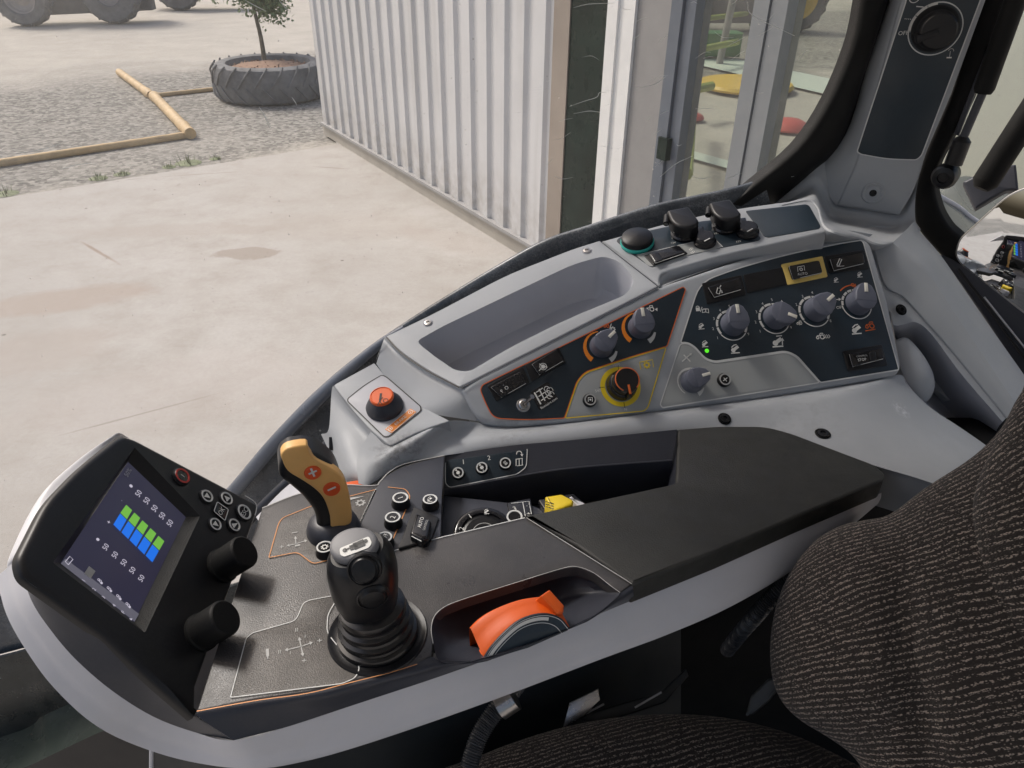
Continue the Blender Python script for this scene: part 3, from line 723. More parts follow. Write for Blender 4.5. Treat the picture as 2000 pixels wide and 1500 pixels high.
for i in range(5):
    ox, oy = i * 52.5, i * 50.5
    mk.poly(Z('R1', [(822 + ox, 620 + oy), (860 + ox, 655 + oy), (826 + ox, 714 + oy), (784 + ox, 672 + oy)]), M['lcdgreen'])
    mk.poly(Z('R1', [(782 + ox, 676 + oy), (824 + ox, 718 + oy), (782 + ox, 792 + oy), (738 + ox, 748 + oy)]), M['lcdblue'])
mk.text('-', Z('R1', (793, 592)), 5, W, d); mk.text('+', Z('R1', (708, 732)), 6, W, d); mk.disc(Z('R1', (853, 497)), 3, W); mk.disc(Z('R1', (637, 845)), 3, W)
mk.line(Z('R1', [(445, 1010), (425, 990), (455, 955), (475, 975), (445, 1010)]), 1.5, W)
mk.poly(Z('R1', [(580, 1018), (622, 1052), (590, 1100), (548, 1066)]), M['dimwhite'])
for i in range(4):
    c = Z('R1', (648 + 61 * i, 1112 + 52 * i)); mk.text('8', c, 9, W, (.6, -.75)); mk.disc((c[0] + 4, c[1] + 5), 2.4, W)
for t, p in (('1', (545, 1112)), ('2', (612, 1170)), ('3', (674, 1222)), ('4', (742, 1275)), ('F', (802, 1318))): mk.text(t, Z('R1', p), 7, W, d)
mk.poly(Z('R1', [(835, 1360), (862, 1360), (850, 1385)]), W)
mk.build('readout', scr)
mk = Marks(DISP, .0006)
mk.line(fil(Z('R1', [(915, 215), (1620, 572, 30), (1672, 610, 40), (1668, 665, 30), (1280, 1803)]), 8)[6:-6], 1.6, M['line'])
mk.build('border_line', dh)
def ic_arrow(a):
    def f(m, c):
        x, y = c; p = [(7, 0), (-4.5, -5), (-4.5, 5)]; t = R(a)
        m.poly([(x + q[0] * math.cos(t) - q[1] * math.sin(t), y + q[0] * math.sin(t) + q[1] * math.cos(t)) for q in p], M['white'])
    return f
for p, a in (((1350, 562), 35), ((1478, 577), -135), ((1405, 745), 35), ((1528, 750), -30)): round_button(dh, DISP, Z('R1', p), 11.5, .0022, ic_arrow(a))
round_button(dh, DISP, Z('R1', (1592, 666)), 13.5, .0022, ic_txt('ESC', 8, d)); round_button(dh, DISP, Z('R1', (1190, 430)), 14, .003, ic_txt('1', 7, d), 'black', 'red')
mb = MB(); q = Z('R1', [(1415, 600), (1488, 650), (1465, 722), (1393, 660)]); slab(mb, DISP, fil(q, 3), .002, 0, M['gloss'], .0006)
okb = mb.build('push_button', dh); mk = Marks(DISP, .0026); mk.line(fil(q, 3), 1.7, M['line'], True); mk.text('OK', Z('R1', (1442, 660)), 8, M['white'], d); mk.build('icon', okb)
for c in ((433, 1106), (392, 1236)):
    mb = MB(); o = DISP.P(*c)
    lathe(mb, o, DISP.n, [(.0165, -.001), (.0165, .003), (.0152, .004), (.0155, .0285), (.0150, .0302), (.0138, .0312), (0, .0314)], M['rubber'], 44); mb.build('turn_knob', dh)
# ================================================================= SIDE CONSOLE
con = thing('side_console', 'grey moulded side console with switch panels, tray and sockets below the window', 'console', PAN.P(1200, 760, -.05))
G = M['grey']
mb = MB()
# switch panel housing
HOUS = fil([(897, 762, 8), (930, 738, 10), (1100, 652, 30), (1287, 560, 10), (1312, 551, 20), (1367, 533, 30), (1425, 513, 30), (1525, 486, 30), (1600, 472, 30), (1684, 463, 16), (1702, 476, 14), (1735, 590, 30), (1762, 716, 14), (1752, 734, 10), (1500, 776, 30), (1285, 803, 30), (1100, 827, 30), (990, 833, 30), (938, 826, 22), (914, 792, 14)], 6)
slab(mb, PAN, HOUS, 0, -.05, G, .007, ref=-.001, steps=5)
# skirt down to the armrest recess
topc = [HORN.P(725, 842, -.002), HORN.P(760, 871, -.002), HORN.P(812, 846, -.003), HORN.P(874, 822, -.004)] + on(PAN, [(938, 826), (1000, 834), (1100, 826), (1290, 802), (1500, 775), (1700, 744), (1758, 732), (1772, 752), (1815, 795), (1868, 830), (1912, 860), (1990, 915)], -.008)
botc = on(ARM, [(700, 942), (722, 944), (760, 922), (800, 902), (850, 891), (900, 884), (1000, 870), (1120, 859), (1322, 839), (1420, 834), (1500, 836), (1560, 852), (1640, 882), (1720, 909), (1820, 940), (1960, 995)], -.001)
Q = []
for i, (a, b) in enumerate(zip(topc, botc)):
    m_ = a.lerp(b, .5); Q.append(m_ + Vector((-.02, -.012, .012)) * (.35 if i < 5 else .6))
loftx(mb, [topc, Q, botc, [p + Vector((0, .004, -.006)) for p in botc], [p + Vector((0, .006, -.06)) for p in botc]], G, 5, 6)
# horn module: top deck, front and left faces
slab(mb, HORN, fil([(650, 752, 6), (731, 708, 3), (752, 732, 10), (792, 770, 20), (832, 797, 20), (880, 822, 4), (812, 846, 6), (762, 872, 6), (725, 842, 20), (692, 806, 20)], 6), 0, -.02, G, .002, ref=0)
loftx(mb, [on(HORN, [(650, 753), (670, 780), (692, 807), (725, 842), (762, 871)], -.0005), on(HORN, [(647, 772), (668, 800), (690, 826), (716, 856), (748, 886)], -.012),
           on(ARM, [(642, 838), (660, 862), (676, 890), (694, 918), (722, 944)], -.002), on(ARM, [(627, 848), (642, 880), (656, 912), (674, 940), (716, 948)], -.03)], G, 5, 6)
loftx(mb, [on(HORN, [(650, 753), (731, 709)], -.0005), on(HORN, [(655, 790), (735, 735)], -.03)], G, 4, 3)
# step between horn deck and tray, running into the housing corner
loftx(mb, [on(TRAY, [(752, 657), (782, 687), (834, 723), (898, 757)], -.001) + [PAN.P(918, 760, -.004)], on(TRAY, [(748, 668), (776, 698), (826, 735), (892, 772)], -.006) + [PAN.P(924, 790, -.006)],
           on(HORN, [(735, 711), (756, 739), (793, 777), (838, 806)], -.004) + [PAN.P(944, 824, -.010)]], G, 6, 6)
loftx(mb, [on(TRAY, [(752, 657), (748, 668)], -.001), on(HORN, [(740, 690), (733, 707)], -.01)], G, 4, 2)
# socket deck
DECK = fil([(1174, 471, 3), (1300, 436, 30), (1375, 419, 20), (1445, 406, 20), (1515, 396, 20), (1580, 388, 10), (1596, 398, 10), (1612, 432, 12), (1616, 452, 6), (1525, 473, 30), (1412, 498, 30), (1325, 523, 20), (1290, 534, 8), (1288, 559, 3)], 6)
slab(mb, TRAY, DECK, 0, -.03, G, .003, ref=0)
gU = on(TRAY, [(1286, 545), (1325, 521), (1412, 496), (1525, 471), (1616, 451)], -.002) + [PAN.P(1655, 450, -.004), PAN.P(1705, 458, -.006)]
gL = on(PAN, [(1290, 561), (1330, 545), (1425, 513), (1525, 487), (1610, 471), (1650, 467), (1692, 465)], -.004)
gM = [a.lerp(b, .55) - (PAN.n * .016 if 0 < i < 4 else PAN.n * .004) for i, (a, b) in enumerate(zip(gU, gL))]
loftx(mb, [gU, gM, gL], G, 6, 8)
# block under the corner pillar
c1 = on(PIL, [(1512, 399), (1546, 372), (1588, 341), (1612, 363), (1632, 403), (1695, 413), (1757, 423), (1788, 385)], -.002)
c2 = [PIL.P(1520, 402, .012), PIL.P(1560, 386, .016), PIL.P(1590, 374, .02), PIL.P(1605, 400, .025), PIL.P(1624, 428, .026), PIL.P(1690, 440, .026), PIL.P(1752, 449, .024), PIL.P(1788, 430, .01)]
c3 = [TRAY.P(1530, 398, -.001), TRAY.P(1578, 389, 0), TRAY.P(1598, 400, 0), TRAY.P(1612, 436, 0), TRAY.P(1640, 452, -.001), PAN.P(1686, 462, -.002), PAN.P(1735, 474, -.001), PAN.P(1797, 452, -.05)]
c0 = [p - PIL.n * .02 + Vector((0, 0, .03)) for p in c1]; c4 = [p - PAN.n * .035 for p in c3]
loftx(mb, [c0, c1, c2, c3, c4], G, 6, 8)
# rear flank sweeping down behind the seat, with its two creases
k0 = on(PAN, [(1786, 432), (1797, 452), (1836, 497), (1880, 560), (1935, 640), (2020, 760)], -.055)
k1 = on(PAN, [(1743, 474), (1775, 500), (1812, 532), (1850, 590), (1905, 672), (1985, 790)], -.006)
k2 = on(PAN, [(1708, 486), (1730, 556), (1766, 580), (1811, 629), (1863, 688), (1968, 816)], -.018)
loftx(mb, [k0, [a.lerp(b, .5) + PAN.n * .006 for a, b in zip(k0, k1)], k1], G, 6, 5)
loftx(mb, [k1, [a.lerp(b, .5) + PAN.n * .002 for a, b in zip(k1, k2)], k2], G, 6, 5)
k2b = [p - PAN.n * .0035 for p in k2]
loftx(mb, [k2, k2b], G, 6, 1)
slab(mb, PAN, [(1540, 440), (1700, 440), (1780, 440), (1830, 520), (1950, 720), (1970, 800), (1850, 780), (1700, 640), (1560, 520)], -.10, -.11, G, .001)
k3 = on(PAN, [(1712, 490), (1736, 626), (1788, 629), (1822, 656), (1877, 730), (1958, 824)], -.021)
k4 = on(PAN, [(1722, 560), (1752, 664), (1786, 700), (1822, 762), (1866, 815), (1935, 872)], -.12)
k5 = on(PAN, [(1740, 610), (1754, 690), (1772, 752), (1815, 795), (1868, 830), (1950, 888)], -.010)
loftx(mb, [k2b, k3], G, 6, 3)
loftx(mb, [k3, [a.lerp(b, .25) - PAN.n * .004 for a, b in zip(k3, k4)], k4, [a.lerp(b, .5) - PAN.n * .012 for a, b in zip(k4, k5)], k5], M['tray'], 6, 5)
S = spl([PAN.P(*c, -.046).to_4d() if 0 else Vector((*PAN.P(*c, -.044), w * .00066)) for c, w in (((1750, 664), 6), ((1752, 668), 22), ((1758, 686), 32), ((1770, 716), 40), ((1783, 746), 41), ((1795, 768), 32), ((1803, 782), 16), ((1805, 786), 3))], 5)
S = [(Vector(q[:3]), max(.0005, q[3]), max(.0005, q[3])) for q in S]
spine(mb, S, PAN.n, G, 40, 2.0)
shell = mb.build('shell', con, sharp=32)
# tray
mb = MB()
TO = fil([(754, 658, 3), (783, 688, 20), (834, 723, 20), (898, 757, 3), (1090, 660, 30), (1286, 560, 3), (1172, 471, 3), (1120, 487, 30), (990, 538, 40), (844, 615, 30)], 6)
OP = fil([(813, 668, 12), (860, 641, 30), (1000, 574, 40), (1120, 517, 30), (1180, 501, 16), (1212, 513, 14), (1241, 548, 14), (1225, 576, 14), (1100, 628, 40), (985, 686, 40), (918, 727, 14), (890, 725, 14), (850, 698, 16)], 6)
slab(mb, TRAY, TO, .0012, -.01, G, .0015, holes=[OP], ref=0)
cx = Vector((1020, 615)); rows = []
for s, h in ((1, .0012), (.992, -.001), (.98, -.006), (.955, -.03), (.93, -.050), (.85, -.060), (.5, -.061), (.02, -.061)):
    rows.append([TRAY.P(p[0], p[1], 0) for p in OP]) if s == 1 else rows.append([TRAY.P(*(cx + (Vector(p) - cx) * s), 0) + TRAY.n * h for p in OP])
n = len(OP); rows[0] = [p + TRAY.n * .0012 for p in rows[0]]
for a, b in zip(rows, rows[1:]): mb.add(a + b, [(i, (i + 1) % n, n + (i + 1) % n, n + i) for i in range(n)], M['tray'])
tro = mb.build('storage_tray', con); mk = Marks(TRAY, .0016); mk.line(spl([(755, 659), (783, 689), (834, 724), (897, 757)], 4), 2.6, M['black']); mk.line(spl([(899, 757), (1090, 661), (1286, 560)], 4), 1.6, M['slate']); mk.line([(1286, 560), (1172, 471)], 1.4, M['slate']); mk.build('gap_line', tro)
def screw(c, pl, r=8, h=0, m='black', par=con):
    k = pl.px(*c) * r; o = pl.P(c[0], c[1], h); mb = MB()
    lathe(mb, o, pl.n, [(k * 1.35, .0002), (k * 1.2, .0010), (k * 1.0, .0004)], M['tray'] if m == 'steel' else M['rubber'], 24)
    lathe(mb, o, pl.n, [(k, .0004), (k * .95, .0018), (k * .5, .0022), (k * .42, .0006), (0, .0006)], M[m], 20); mb.build('screw', par)
screw((836, 631), TRAY, 6, .0012, 'steel'); screw((1146, 490), TRAY, 6, .0012, 'steel')
def skn(i): return (botc[i] - topc[i]).normalized()
SKP = Plane(PAN.P(1415, 818, -.02), (.05, -.80, .60))
for c in ((1415, 818), (1607, 847)):
    p, n_ = hit(shell, *c); screw(c, Plane(p, n_), 9, .0006); screw((1760, 605), PAN, 8, -.016)
mb = MB(); box(mb, HORN.P(651, 866, -.035), (RT, UP, BK), (.004, .008, .006), M['black'], .001); mb.build('clip', con)
mb = MB(); slab(mb, ARM, fil([(672, 940), (700, 936), (716, 946), (712, 960), (676, 958)], 4), -.005, -.02, M['orangeplast'], .003, ref=-.005); o = mb.build('cover_piece', con); o['label'] = 'orange plastic piece below the horn deck'
nt_ = G.node_tree; b_ = nt_.nodes['Principled BSDF']; src = b_.inputs['Base Color'].links[0].from_socket
def scuff(src, c, r, col, k, sc=90):
    tc_ = nt_.nodes.new('ShaderNodeTexCoord'); vd = nt_.nodes.new('ShaderNodeVectorMath'); vd.operation = 'DISTANCE'; nt_.links.new(tc_.outputs['Object'], vd.inputs[0]); vd.inputs[1].default_value = tuple(c)
    r1 = nt_.nodes.new('ShaderNodeMapRange'); r1.inputs[1].default_value = r * .3; r1.inputs[2].default_value = r; r1.inputs[3].default_value = k; r1.inputs[4].default_value = 0; nt_.links.new(vd.outputs['Value'], r1.inputs[0])
    nz_ = nt_.nodes.new('ShaderNodeTexNoise'); nz_.inputs['Scale'].default_value = sc; nz_.inputs['Detail'].default_value = 8; nz_.inputs['Roughness'].default_value = .75; nt_.links.new(tc_.outputs['Object'], nz_.inputs['Vector'])
    r2 = nt_.nodes.new('ShaderNodeMapRange'); r2.inputs[1].default_value = .46; r2.inputs[2].default_value = .62; nt_.links.new(nz_.outputs['Fac'], r2.inputs[0])
    mu = nt_.nodes.new('ShaderNodeMath'); mu.operation = 'MULTIPLY'; nt_.links.new(r1.outputs[0], mu.inputs[0]); nt_.links.new(r2.outputs[0], mu.inputs[1])
    mx_ = nt_.nodes.new('ShaderNodeMix'); mx_.data_type = 'RGBA'; nt_.links.new(mu.outputs[0], mx_.inputs[0]); nt_.links.new(src, mx_.inputs[6]); mx_.inputs[7].default_value = (*col, 1); return mx_.outputs[2]
src = scuff(src, hit(shell, 765, 885)[0], .030, (.12, .12, .125), .75); src = scuff(src, hit(shell, 800, 868)[0], .026, (.13, .13, .13), .6); src = scuff(src, hit(shell, 1000, 842)[0], .05, (.2, .2, .2), .45, 60); src = scuff(src, hit(shell, 1760, 800)[0], .016, (.7, .72, .74), .7, 160); src = scuff(src, hit(shell, 1560, 815)[0], .08, (.27, .28, .29), .4, 50)
nt_.links.new(src, b_.inputs['Base Color'])
# ---- horn deck insert, button, label
mb = MB(); HI = fil([(676, 781, 8), (712, 752, 16), (746, 732, 10), (756, 737, 8), (822, 794, 8), (822, 802, 6), (760, 852, 8), (750, 853, 6)], 6)
slab(mb, HORN, HI, .0006, -.002, M['tray'], .0005); hi = mb.build('cover_plate', con)
mk = Marks(HORN, .0008); mk.line(HI, 2.0, M['black'], True); mk.build('gap_line', hi)
mb = MB(); o = HORN.P(752, 796); k = HORN.px(752, 796)
lathe(mb, o, HORN.n, [(31 * k, 0), (31 * k, .004), (29.5 * k, .006), (20 * k, .018), (18.5 * k, .0185)], M['slate'], 44)
hb = mb.build('horn_button', con); mb = MB(); hb['label'] = 'orange topped button on a black cone'
lathe(mb, o, HORN.n, [(19.5 * k, .0175), (20 * k, .019), (19.2 * k, .0215), (17.5 * k, .0222), (16.5 * k, .0215), (0, .0215)], M['orangeplast'], 40); mb.build('cap', hb)
HT = Plane(o + HORN.n * .0218, HORN.n); mk = Marks(HT, .0003); bm_ = M['black']
mk.line([(744, 768), (742, 782)], 3.5, bm_); mk.line([(742, 782), (738, 790)], 1.6, bm_); mk.arc((753, 782), 4, 0, 360, 1.2, bm_, 14); mk.arc((752, 782), 8, 120, 240, 1.3, bm_, 10); mk.build('icon', hb)
mb = MB(); BQ = fil(Z('T8', [(1428, 762), (1620, 605), (1668, 632), (1480, 792)]), 2.5)
slab(mb, HORN, BQ, .0012, 0, M['amber'], .0003); lab = mb.build('brake_label', con); mk = Marks(HORN, .0016); mk.line([tuple(cen_) for cen_ in [(Vector(p) - Vector((782, 821))) * .94 + Vector((782, 821)) for p in BQ]], .7, M['ivory'], True)
mk.text('BRAKE', (782, 821), 5.6, M['ivory'], (.77, -.63))
for c in ((762, 837), (802, 805)): mk.arc(c, 3.6, 0, 360, 1.0, M['ivory'], 14); mk.disc(c, 1.2, M['ivory'])
mk.build('lettering', lab)
# ---- switch panel inlays
LPn = fil(Z('R6', [(165, 962, 40), (185, 920, 40), (1888, 88, 24), (1910, 108, 20), (1752, 592, 4), (1400, 695, 60), (1052, 812, 90), (985, 890, 70), (935, 1040, 60), (880, 1203, 4), (560, 1218, 60), (275, 1203, 20), (205, 1065, 30)]), 8)
YPn = fil(Z('R6', [(1744, 600, 6), (1592, 1105, 30), (1560, 1142, 40), (886, 1203, 4), (940, 1046, 60), (992, 892, 70), (1056, 820, 90), (1400, 703, 60)]), 8)
RPn = fil(Z('R7', [(412, 388, 30), (700, 282, 60), (1100, 172, 60), (1500, 92, 60), (1622, 74, 12), (1640, 92, 12), (1905, 1040, 10), (1900, 1048, 4), (1318, 1143, 4), (1140, 940, 70), (1056, 905, 70), (520, 985, 50), (450, 960, 50), (372, 872, 40), (320, 842, 30), (266, 843, 4)]), 8)
GPn = fil(Z('R7', [(264, 850, 8), (322, 850, 30), (374, 882, 40), (452, 970, 50), (522, 994, 50), (1056, 914, 70), (1132, 946, 70), (1310, 1143, 4), (130, 1332, 14), (113, 1308, 14)]), 8)
def inlay(out, m, lab):
    mb = MB(); slab(mb, PAN, out, .0008, -.003, M[m], .0003, ref=0); o = mb.build('switch_panel', con); o['label'] = lab; return o
lp = inlay(LPn, 'navy', 'dark blue foil with an orange outline'); yp = inlay(YPn, 'greyflat', 'grey foil with a yellow outline')
rp = inlay(RPn, 'navy', 'dark blue foil with a silver outline'); gp = inlay(GPn, 'greyflat', 'grey foil with a white outline')
W, O, Y = M['white'], M['orange'], M['yellow']
mk = Marks(PAN, .0012)
mk.line(LPn, 1.9, O, True)
mk.tractor((1270, 604), 9, W); mk.poly([(1252, 604), (1258, 600), (1258, 608)], O); mk.poly([(1284, 601), (1284, 608), (1279, 604)], W)
mk.tractor((1185, 637), 6, O); mk.line([(1190, 646), (1194, 632)], 1.5, W); mk.gear((1197, 643), 5.5, W, 8, .4)
def sector(mk, c, r, a0, a1, w0, w1, m):
    for i in range(10): 
        t0 = a0 + (a1 - a0) * i / 10; mk.arc(c, r, t0, t0 + (a1 - a0) / 10, w0 + (w1 - w0) * i / 10, m, 2)
for c in ((1174, 678), (1249, 641)):
    sector(mk, c, 31, 100, 236, 2, 10, M['amber']); sector(mk, c, 31, 62, 92, 1.5, 2.0, W); sector(mk, c, 30, -12, -56, 4, 10, W)
mk.build('print', lp)
# air supplier sticker with its web address
mb = MB(); SQ = fil(Z('R6', [(588, 985), (740, 890), (830, 1040), (668, 1138)]), 5); slab(mb, PAN, SQ, .0014, .0005, M['gloss'], .0003); sk = mb.build('sticker', con); sk['label'] = 'black square sticker with white marks'
mk = Marks(PAN, .0018); T = lambda pts: Z('R6', pts)
mk.line(T([(625, 985), (680, 1085)]), 3, W); mk.line(T([(665, 955), (715, 1055)]), 2.4, W)
for a in ((640, 985), (660, 1020), (680, 1055)): mk.line(T([a, (a[0] + 55, a[1] - 38)]), 1.8, W)
for c, r in (((730, 955), 5), ((757, 968), 6), ((742, 990), 5), ((770, 1000), 5), ((752, 1020), 4)): mk.arc(T(c), r, 0, 300, 1.3, W, 14)
mk.text('flexxaire.com', T((748, 1075)), 5.0, W, (.84, -.54)); mk.build('lettering', sk)
mk = Marks(PAN, .0012); mk.line(YPn, 1.9, Y, True)
mk.line(Z('R6', [(1528, 788), (1518, 728), (1628, 706), (1636, 770)]), 1.7, Y); mk.gear(Z('R6', (1580, 752)), 7, Y)
kc = (1212, 755); mk.arc(kc, 34.5, 0, 360, 9, Y, 40)
mk.text('1000', Z('R6', (1322, 748)), 5.5, W, (1, -.1)); mk.text('540', Z('R6', (1165, 970)), 5.5, W, (1, -.1)); mk.text('N', Z('R6', (1400, 1128)), 5, W, (1, -.1))
mk.h = .0015
for a in (95, 185, -80): mk.tick(kc, 31, 42, a, 1, M['black'])
mk.build('print', yp)
mk = Marks(PAN, .0012); mk.line(RPn, 2.3, M['line'], True)
def scale(c, r, a0, a1, n, nums, skip=()):
    for i in range(n):
        t0 = a0 + (a1 - a0) * i / n; t1 = a0 + (a1 - a0) * (i + 1) / n; mk.arc(c, r, t0 - 2, t1 + 2, 4.2, W, 6)
    mk.arc(c, r + 1.2, a0, a0 + (360 - (a0 - a1) if a1 < a0 else 0) , 1.9, W, 20)
    for i, t in enumerate(nums):
        if t:
            a = R(a0 + (a1 - a0) * i / n); mk.text(t, (c[0] + (r + 9) * math.cos(a), c[1] - (r + 9) * math.sin(a)), 5.2, W, (1, -.12))
K1, K2, K3, K4, K5 = (1429, 635), (1512, 622), (1590, 608), (1673, 594), (1350, 746)
scale(K1, 28, 222, -28, 8, ['1', '2', '3', '4', '5', '6', '7', '', '9']); scale(K2, 28, 222, -28, 8, ['1', '2', '3', '4', '5', '6', '', '', '9'])
scale(K3, 28, 222, -30, 8, ['P', '1', '2', '3', '4', '5', '', '', '8']); scale(K4, 27, 190, 60, 6, ['', '', '', '', '', ''])
mk.text('OFF', Z('R7', (1463, 578)), 5.6, W); mk.arrow(Z('R7', (1436, 520)), Z('R7', (1474, 516)), 1.6, W)
mk.arc(K4, 37, 85, 140, 2.2, O, 10); mk.arc(Z('R7', (1560, 410)), 3, 0, 360, 1.5, O, 12); mk.line(Z('R7', [(1578, 400), (1582, 420), (1572, 428)]), 1.5, O)
mk.hitch(Z('R7', (680, 890)), 9, W); mk.hitch(Z('R7', (1000, 835)), 11, W, True); mk.line(Z('R7', [(985, 795), (1028, 790)]), 2, W)
mk.tractor(Z('R7', (1318, 800)), 9, W)
for i in range(3): mk.line(Z('R7', [(1346 + i * 15, 782), (1358 + i * 15, 796), (1348 + i * 15, 810)]), 1.5, W)
mk.tractor(Z('R7', (1160, 697)), 6, W); mk.hitch(Z('R7', (1592, 742)), 10, W); mk.tractor(Z('R7', (1690, 718)), 10, O); mk.line(Z('R7', [(1655, 755), (1730, 742)]), 1.8, O)
mk.poly(Z('R7', [(380, 582), (410, 578), (413, 605), (383, 608)]), W); mk.arc(Z('R7', (395, 580)), 3, 0, 180, 1.4, W, 8); mk.line(Z('R7', [(415, 612), (428, 575)]), 1.3, W); mk.line(Z('R7', [(432, 592), (430, 618), (455, 612), (478, 620), (474, 590), (455, 590), (432, 592)]), 1.6, W); mk.line(Z('R7', [(455, 590), (455, 612)]), 1.4, W)
mk.hitch(Z('R7', (425, 720)), 6, W); mk.hitch(Z('R7', (452, 852)), 6.5, W); mk.hitch(Z('R7', (1437, 372)), 5, W); mk.hitch(Z('R7', (1615, 332)), 5.5, W)
mk.build('print', rp)
mb = MB(); lathe(mb, PAN.P(*Z('R7', (463, 905)), .0006), PAN.n, [(.0028, 0), (.0026, .0010), (.0016, .0015), (0, .0017)], M['green_led'], 16); mb.build('green_lamp', con)
mk = Marks(PAN, .0012); mk.line(GPn, 2.2, M['line'], True)
sector(mk, K5, 26, 60, 240, 5, 1.2, W); sector(mk, K5, 26, -22, -62, 1.5, 9, W)
mk.line(Z('R7', [(278, 985), (335, 935)]), 2.2, W); mk.line(Z('R7', [(290, 935), (340, 985)]), 2, W); mk.line(Z('R7', [(300, 960), (350, 925)]), 2, W); mk.poly(Z('R7', [(332, 925), (352, 922), (345, 942)]), W)
mk.build('print', gp)
def knob(c, cap, ptr, rpx=23.5, h=.022):
    """dial knob: c = foot, ptr = pointer direction in the picture"""
    k = PAN.px(*c); r = rpx * k; o = PAN.P(*c); mb = MB()
    lathe(mb, o, PAN.n, [(r * .98, .0005), (r * .98, .003), (r * .93, .005), (r * .90, h * .55), (r * .90, h - .003), (r * .86, h - .0008), (r * .78, h), (0, h + .0002)], M['knob'], 40)
    d = (PAN.u * ptr[0] - PAN.v * ptr[1]); d.normalize(); e = PAN.n.cross(d)
    # nose carrying the pointer
    P2 = Plane(o, PAN.n); nose = [to2(P2, o + d * r * a + e * r * b) for a, b in ((-.3, .86), (.45, .80), (1.02, .50), (1.18, .22), (1.18, -.22), (1.02, -.50), (.45, -.80), (-.3, -.86))]
    nose = fil([tuple(q) for q in nose], .004, 4); slab(mb, P2, nose, h + .0006, h * .42, M['knob'], .002, pxs=False)
    ko = mb.build('rotary_knob', con); mb = MB()
    box(mb, o + d * r * .80 + PAN.n * (h + .0006), (d, e, PAN.n), (r * .36, r * .13, .0011), M['ivory'], .0006)
    mb.build('pointer', ko); return ko
knob((1430, 634), None, (-.1, -1)); knob((1513, 621), None, (.95, .32)); knob((1592, 606), None, (.72, -.66)); knob((1674, 593), None, (.06, -1)); knob((1350, 746), None, (.88, -.3), 22)
knob((1174, 677), None, (.66, -.7), 23); knob((1249, 640), None, (-.15, -1), 23)
# speed selector
k = PAN.px(*kc); o = PAN.P(1213, 754); mb = MB()
lathe(mb, o, PAN.n, [(29.5 * k, .0004), (29.5 * k, .004), (28.5 * k, .006), (27.5 * k, .012), (26 * k, .015), (24.5 * k, .016), (23.5 * k, .027), (22 * k, .029), (0, .029)], M['gloss'], 48)
pk_ = mb.build('rotary_knob', con); pk_['label'] = 'tall black knob with an orange ring and pointer on a yellow dial'
mb = MB(); lathe(mb, o, PAN.n, [(23.2 * k, .0282), (23.4 * k, .0293), (21.8 * k, .0298), (21.4 * k, .0290)], M['orange'], 48, R(-40), R(250))
d = (PAN.u * .18 - PAN.v * 1.0).normalized(); e = PAN.n.cross(d)
box(mb, o + d * 19 * k + PAN.n * .0293, (d, e, PAN.n), (9 * k, 2 * k, .0008), M['orange'], .0003); box(mb, o + d * 29 * k + PAN.n * .020, (d, e, PAN.n), (3.5 * k, 3.2 * k, .008), M['gloss'], .001)
mb.build('pointer', pk_)
def small_button(c, ic, r=12): return round_button(con, PAN, c, r, .006, ic, 'black', 'dimwhite')
small_button(Z('R6', (1100, 1045)), lambda m, c: (m.line([(c[0] - 4, c[1] + 4), (c[0] - 4, c[1] - 4), (c[0] + 4, c[1] - 4), (c[0] + 4, c[1] + 4)], 1.4, W), m.disc(c, 2, W)))
small_button(Z('R7', (602, 1118)), lambda m, c: (m.line([(c[0] - 4, c[1] + 3), (c[0] + 4, c[1] - 3)], 1.6, W), m.line([(c[0] - 3, c[1] - 3), (c[0] + 3, c[1] + 4)], 1.4, W)))
# toggle switch
mb = MB(); o = PAN.P(*Z('R6', (530, 1095))); 
lathe(mb, o, PAN.n, [(.0085, 0), (.0085, .0012), (.0075, .0018), (.0062, .0018), (.0062, .005), (.0045, .006), (.004, .0045), (0, .0045)], M['steel'], 28)
tube(mb, [o + PAN.n * .004, o + PAN.n * .014 + PAN.u * .005 + PAN.v * .004, o + PAN.n * .021 + PAN.u * .008 + PAN.v * .006], [.0017, .0025, .0031], M['steel'], 14); tg = mb.build('toggle_switch', con)
# rocker switches
def rocker(pl, quad, bez=None, h=.0055, ic=None, lab=None, m='gloss', frame_m='black', tilt=.0015, par=con, rad=5):
    mb = MB(); 
    if bez: slab(mb, pl, fil(bez, 3), .0022, 0, M[frame_m], .0008, ref=.001)
    o = mb.build('rocker_switch', par) if bez else None
    cen0 = sum([Vector(p) for p in quad], Vector((0, 0))) / 4; quad = [tuple(cen0 + (Vector(p) - cen0) * 1.07) for p in quad]
    mb = MB(); q = fil(quad, rad); slab(mb, pl, q, h, 0, M[m], .0014, ref=h * .6)
    # raised half
    a, b, c, d = [Vector(p) for p in quad]
    half = fil([tuple(a.lerp(Vector(b), .02)), tuple(a.lerp(b, .30)), tuple(d.lerp(c, .30)), tuple(d.lerp(c, .02))], 4)
    slab(mb, pl, half, h + tilt, h - .001, M[m], .0014, ref=h)
    mk = Marks(pl, h + .0006); a, b, c, d = [tuple(Vector(p) + (cen0 - Vector(p)) * .06) for p in quad]; mk.line([a, d, c], 1.1, M['dimwhite']); mke = mk  # edge highlight drawn in as a pale line
    if o: ro = mb.build('rocker', o); mke.build('edge_highlight', o)
    else: o = mb.build('rocker_switch', par)
    if lab: o['label'] = lab
    if ic: mk = Marks(pl, h + tilt + .0003); ic(mk); mk.build('icon', o)
    return o
R7 = lambda p: Z('R7', p)
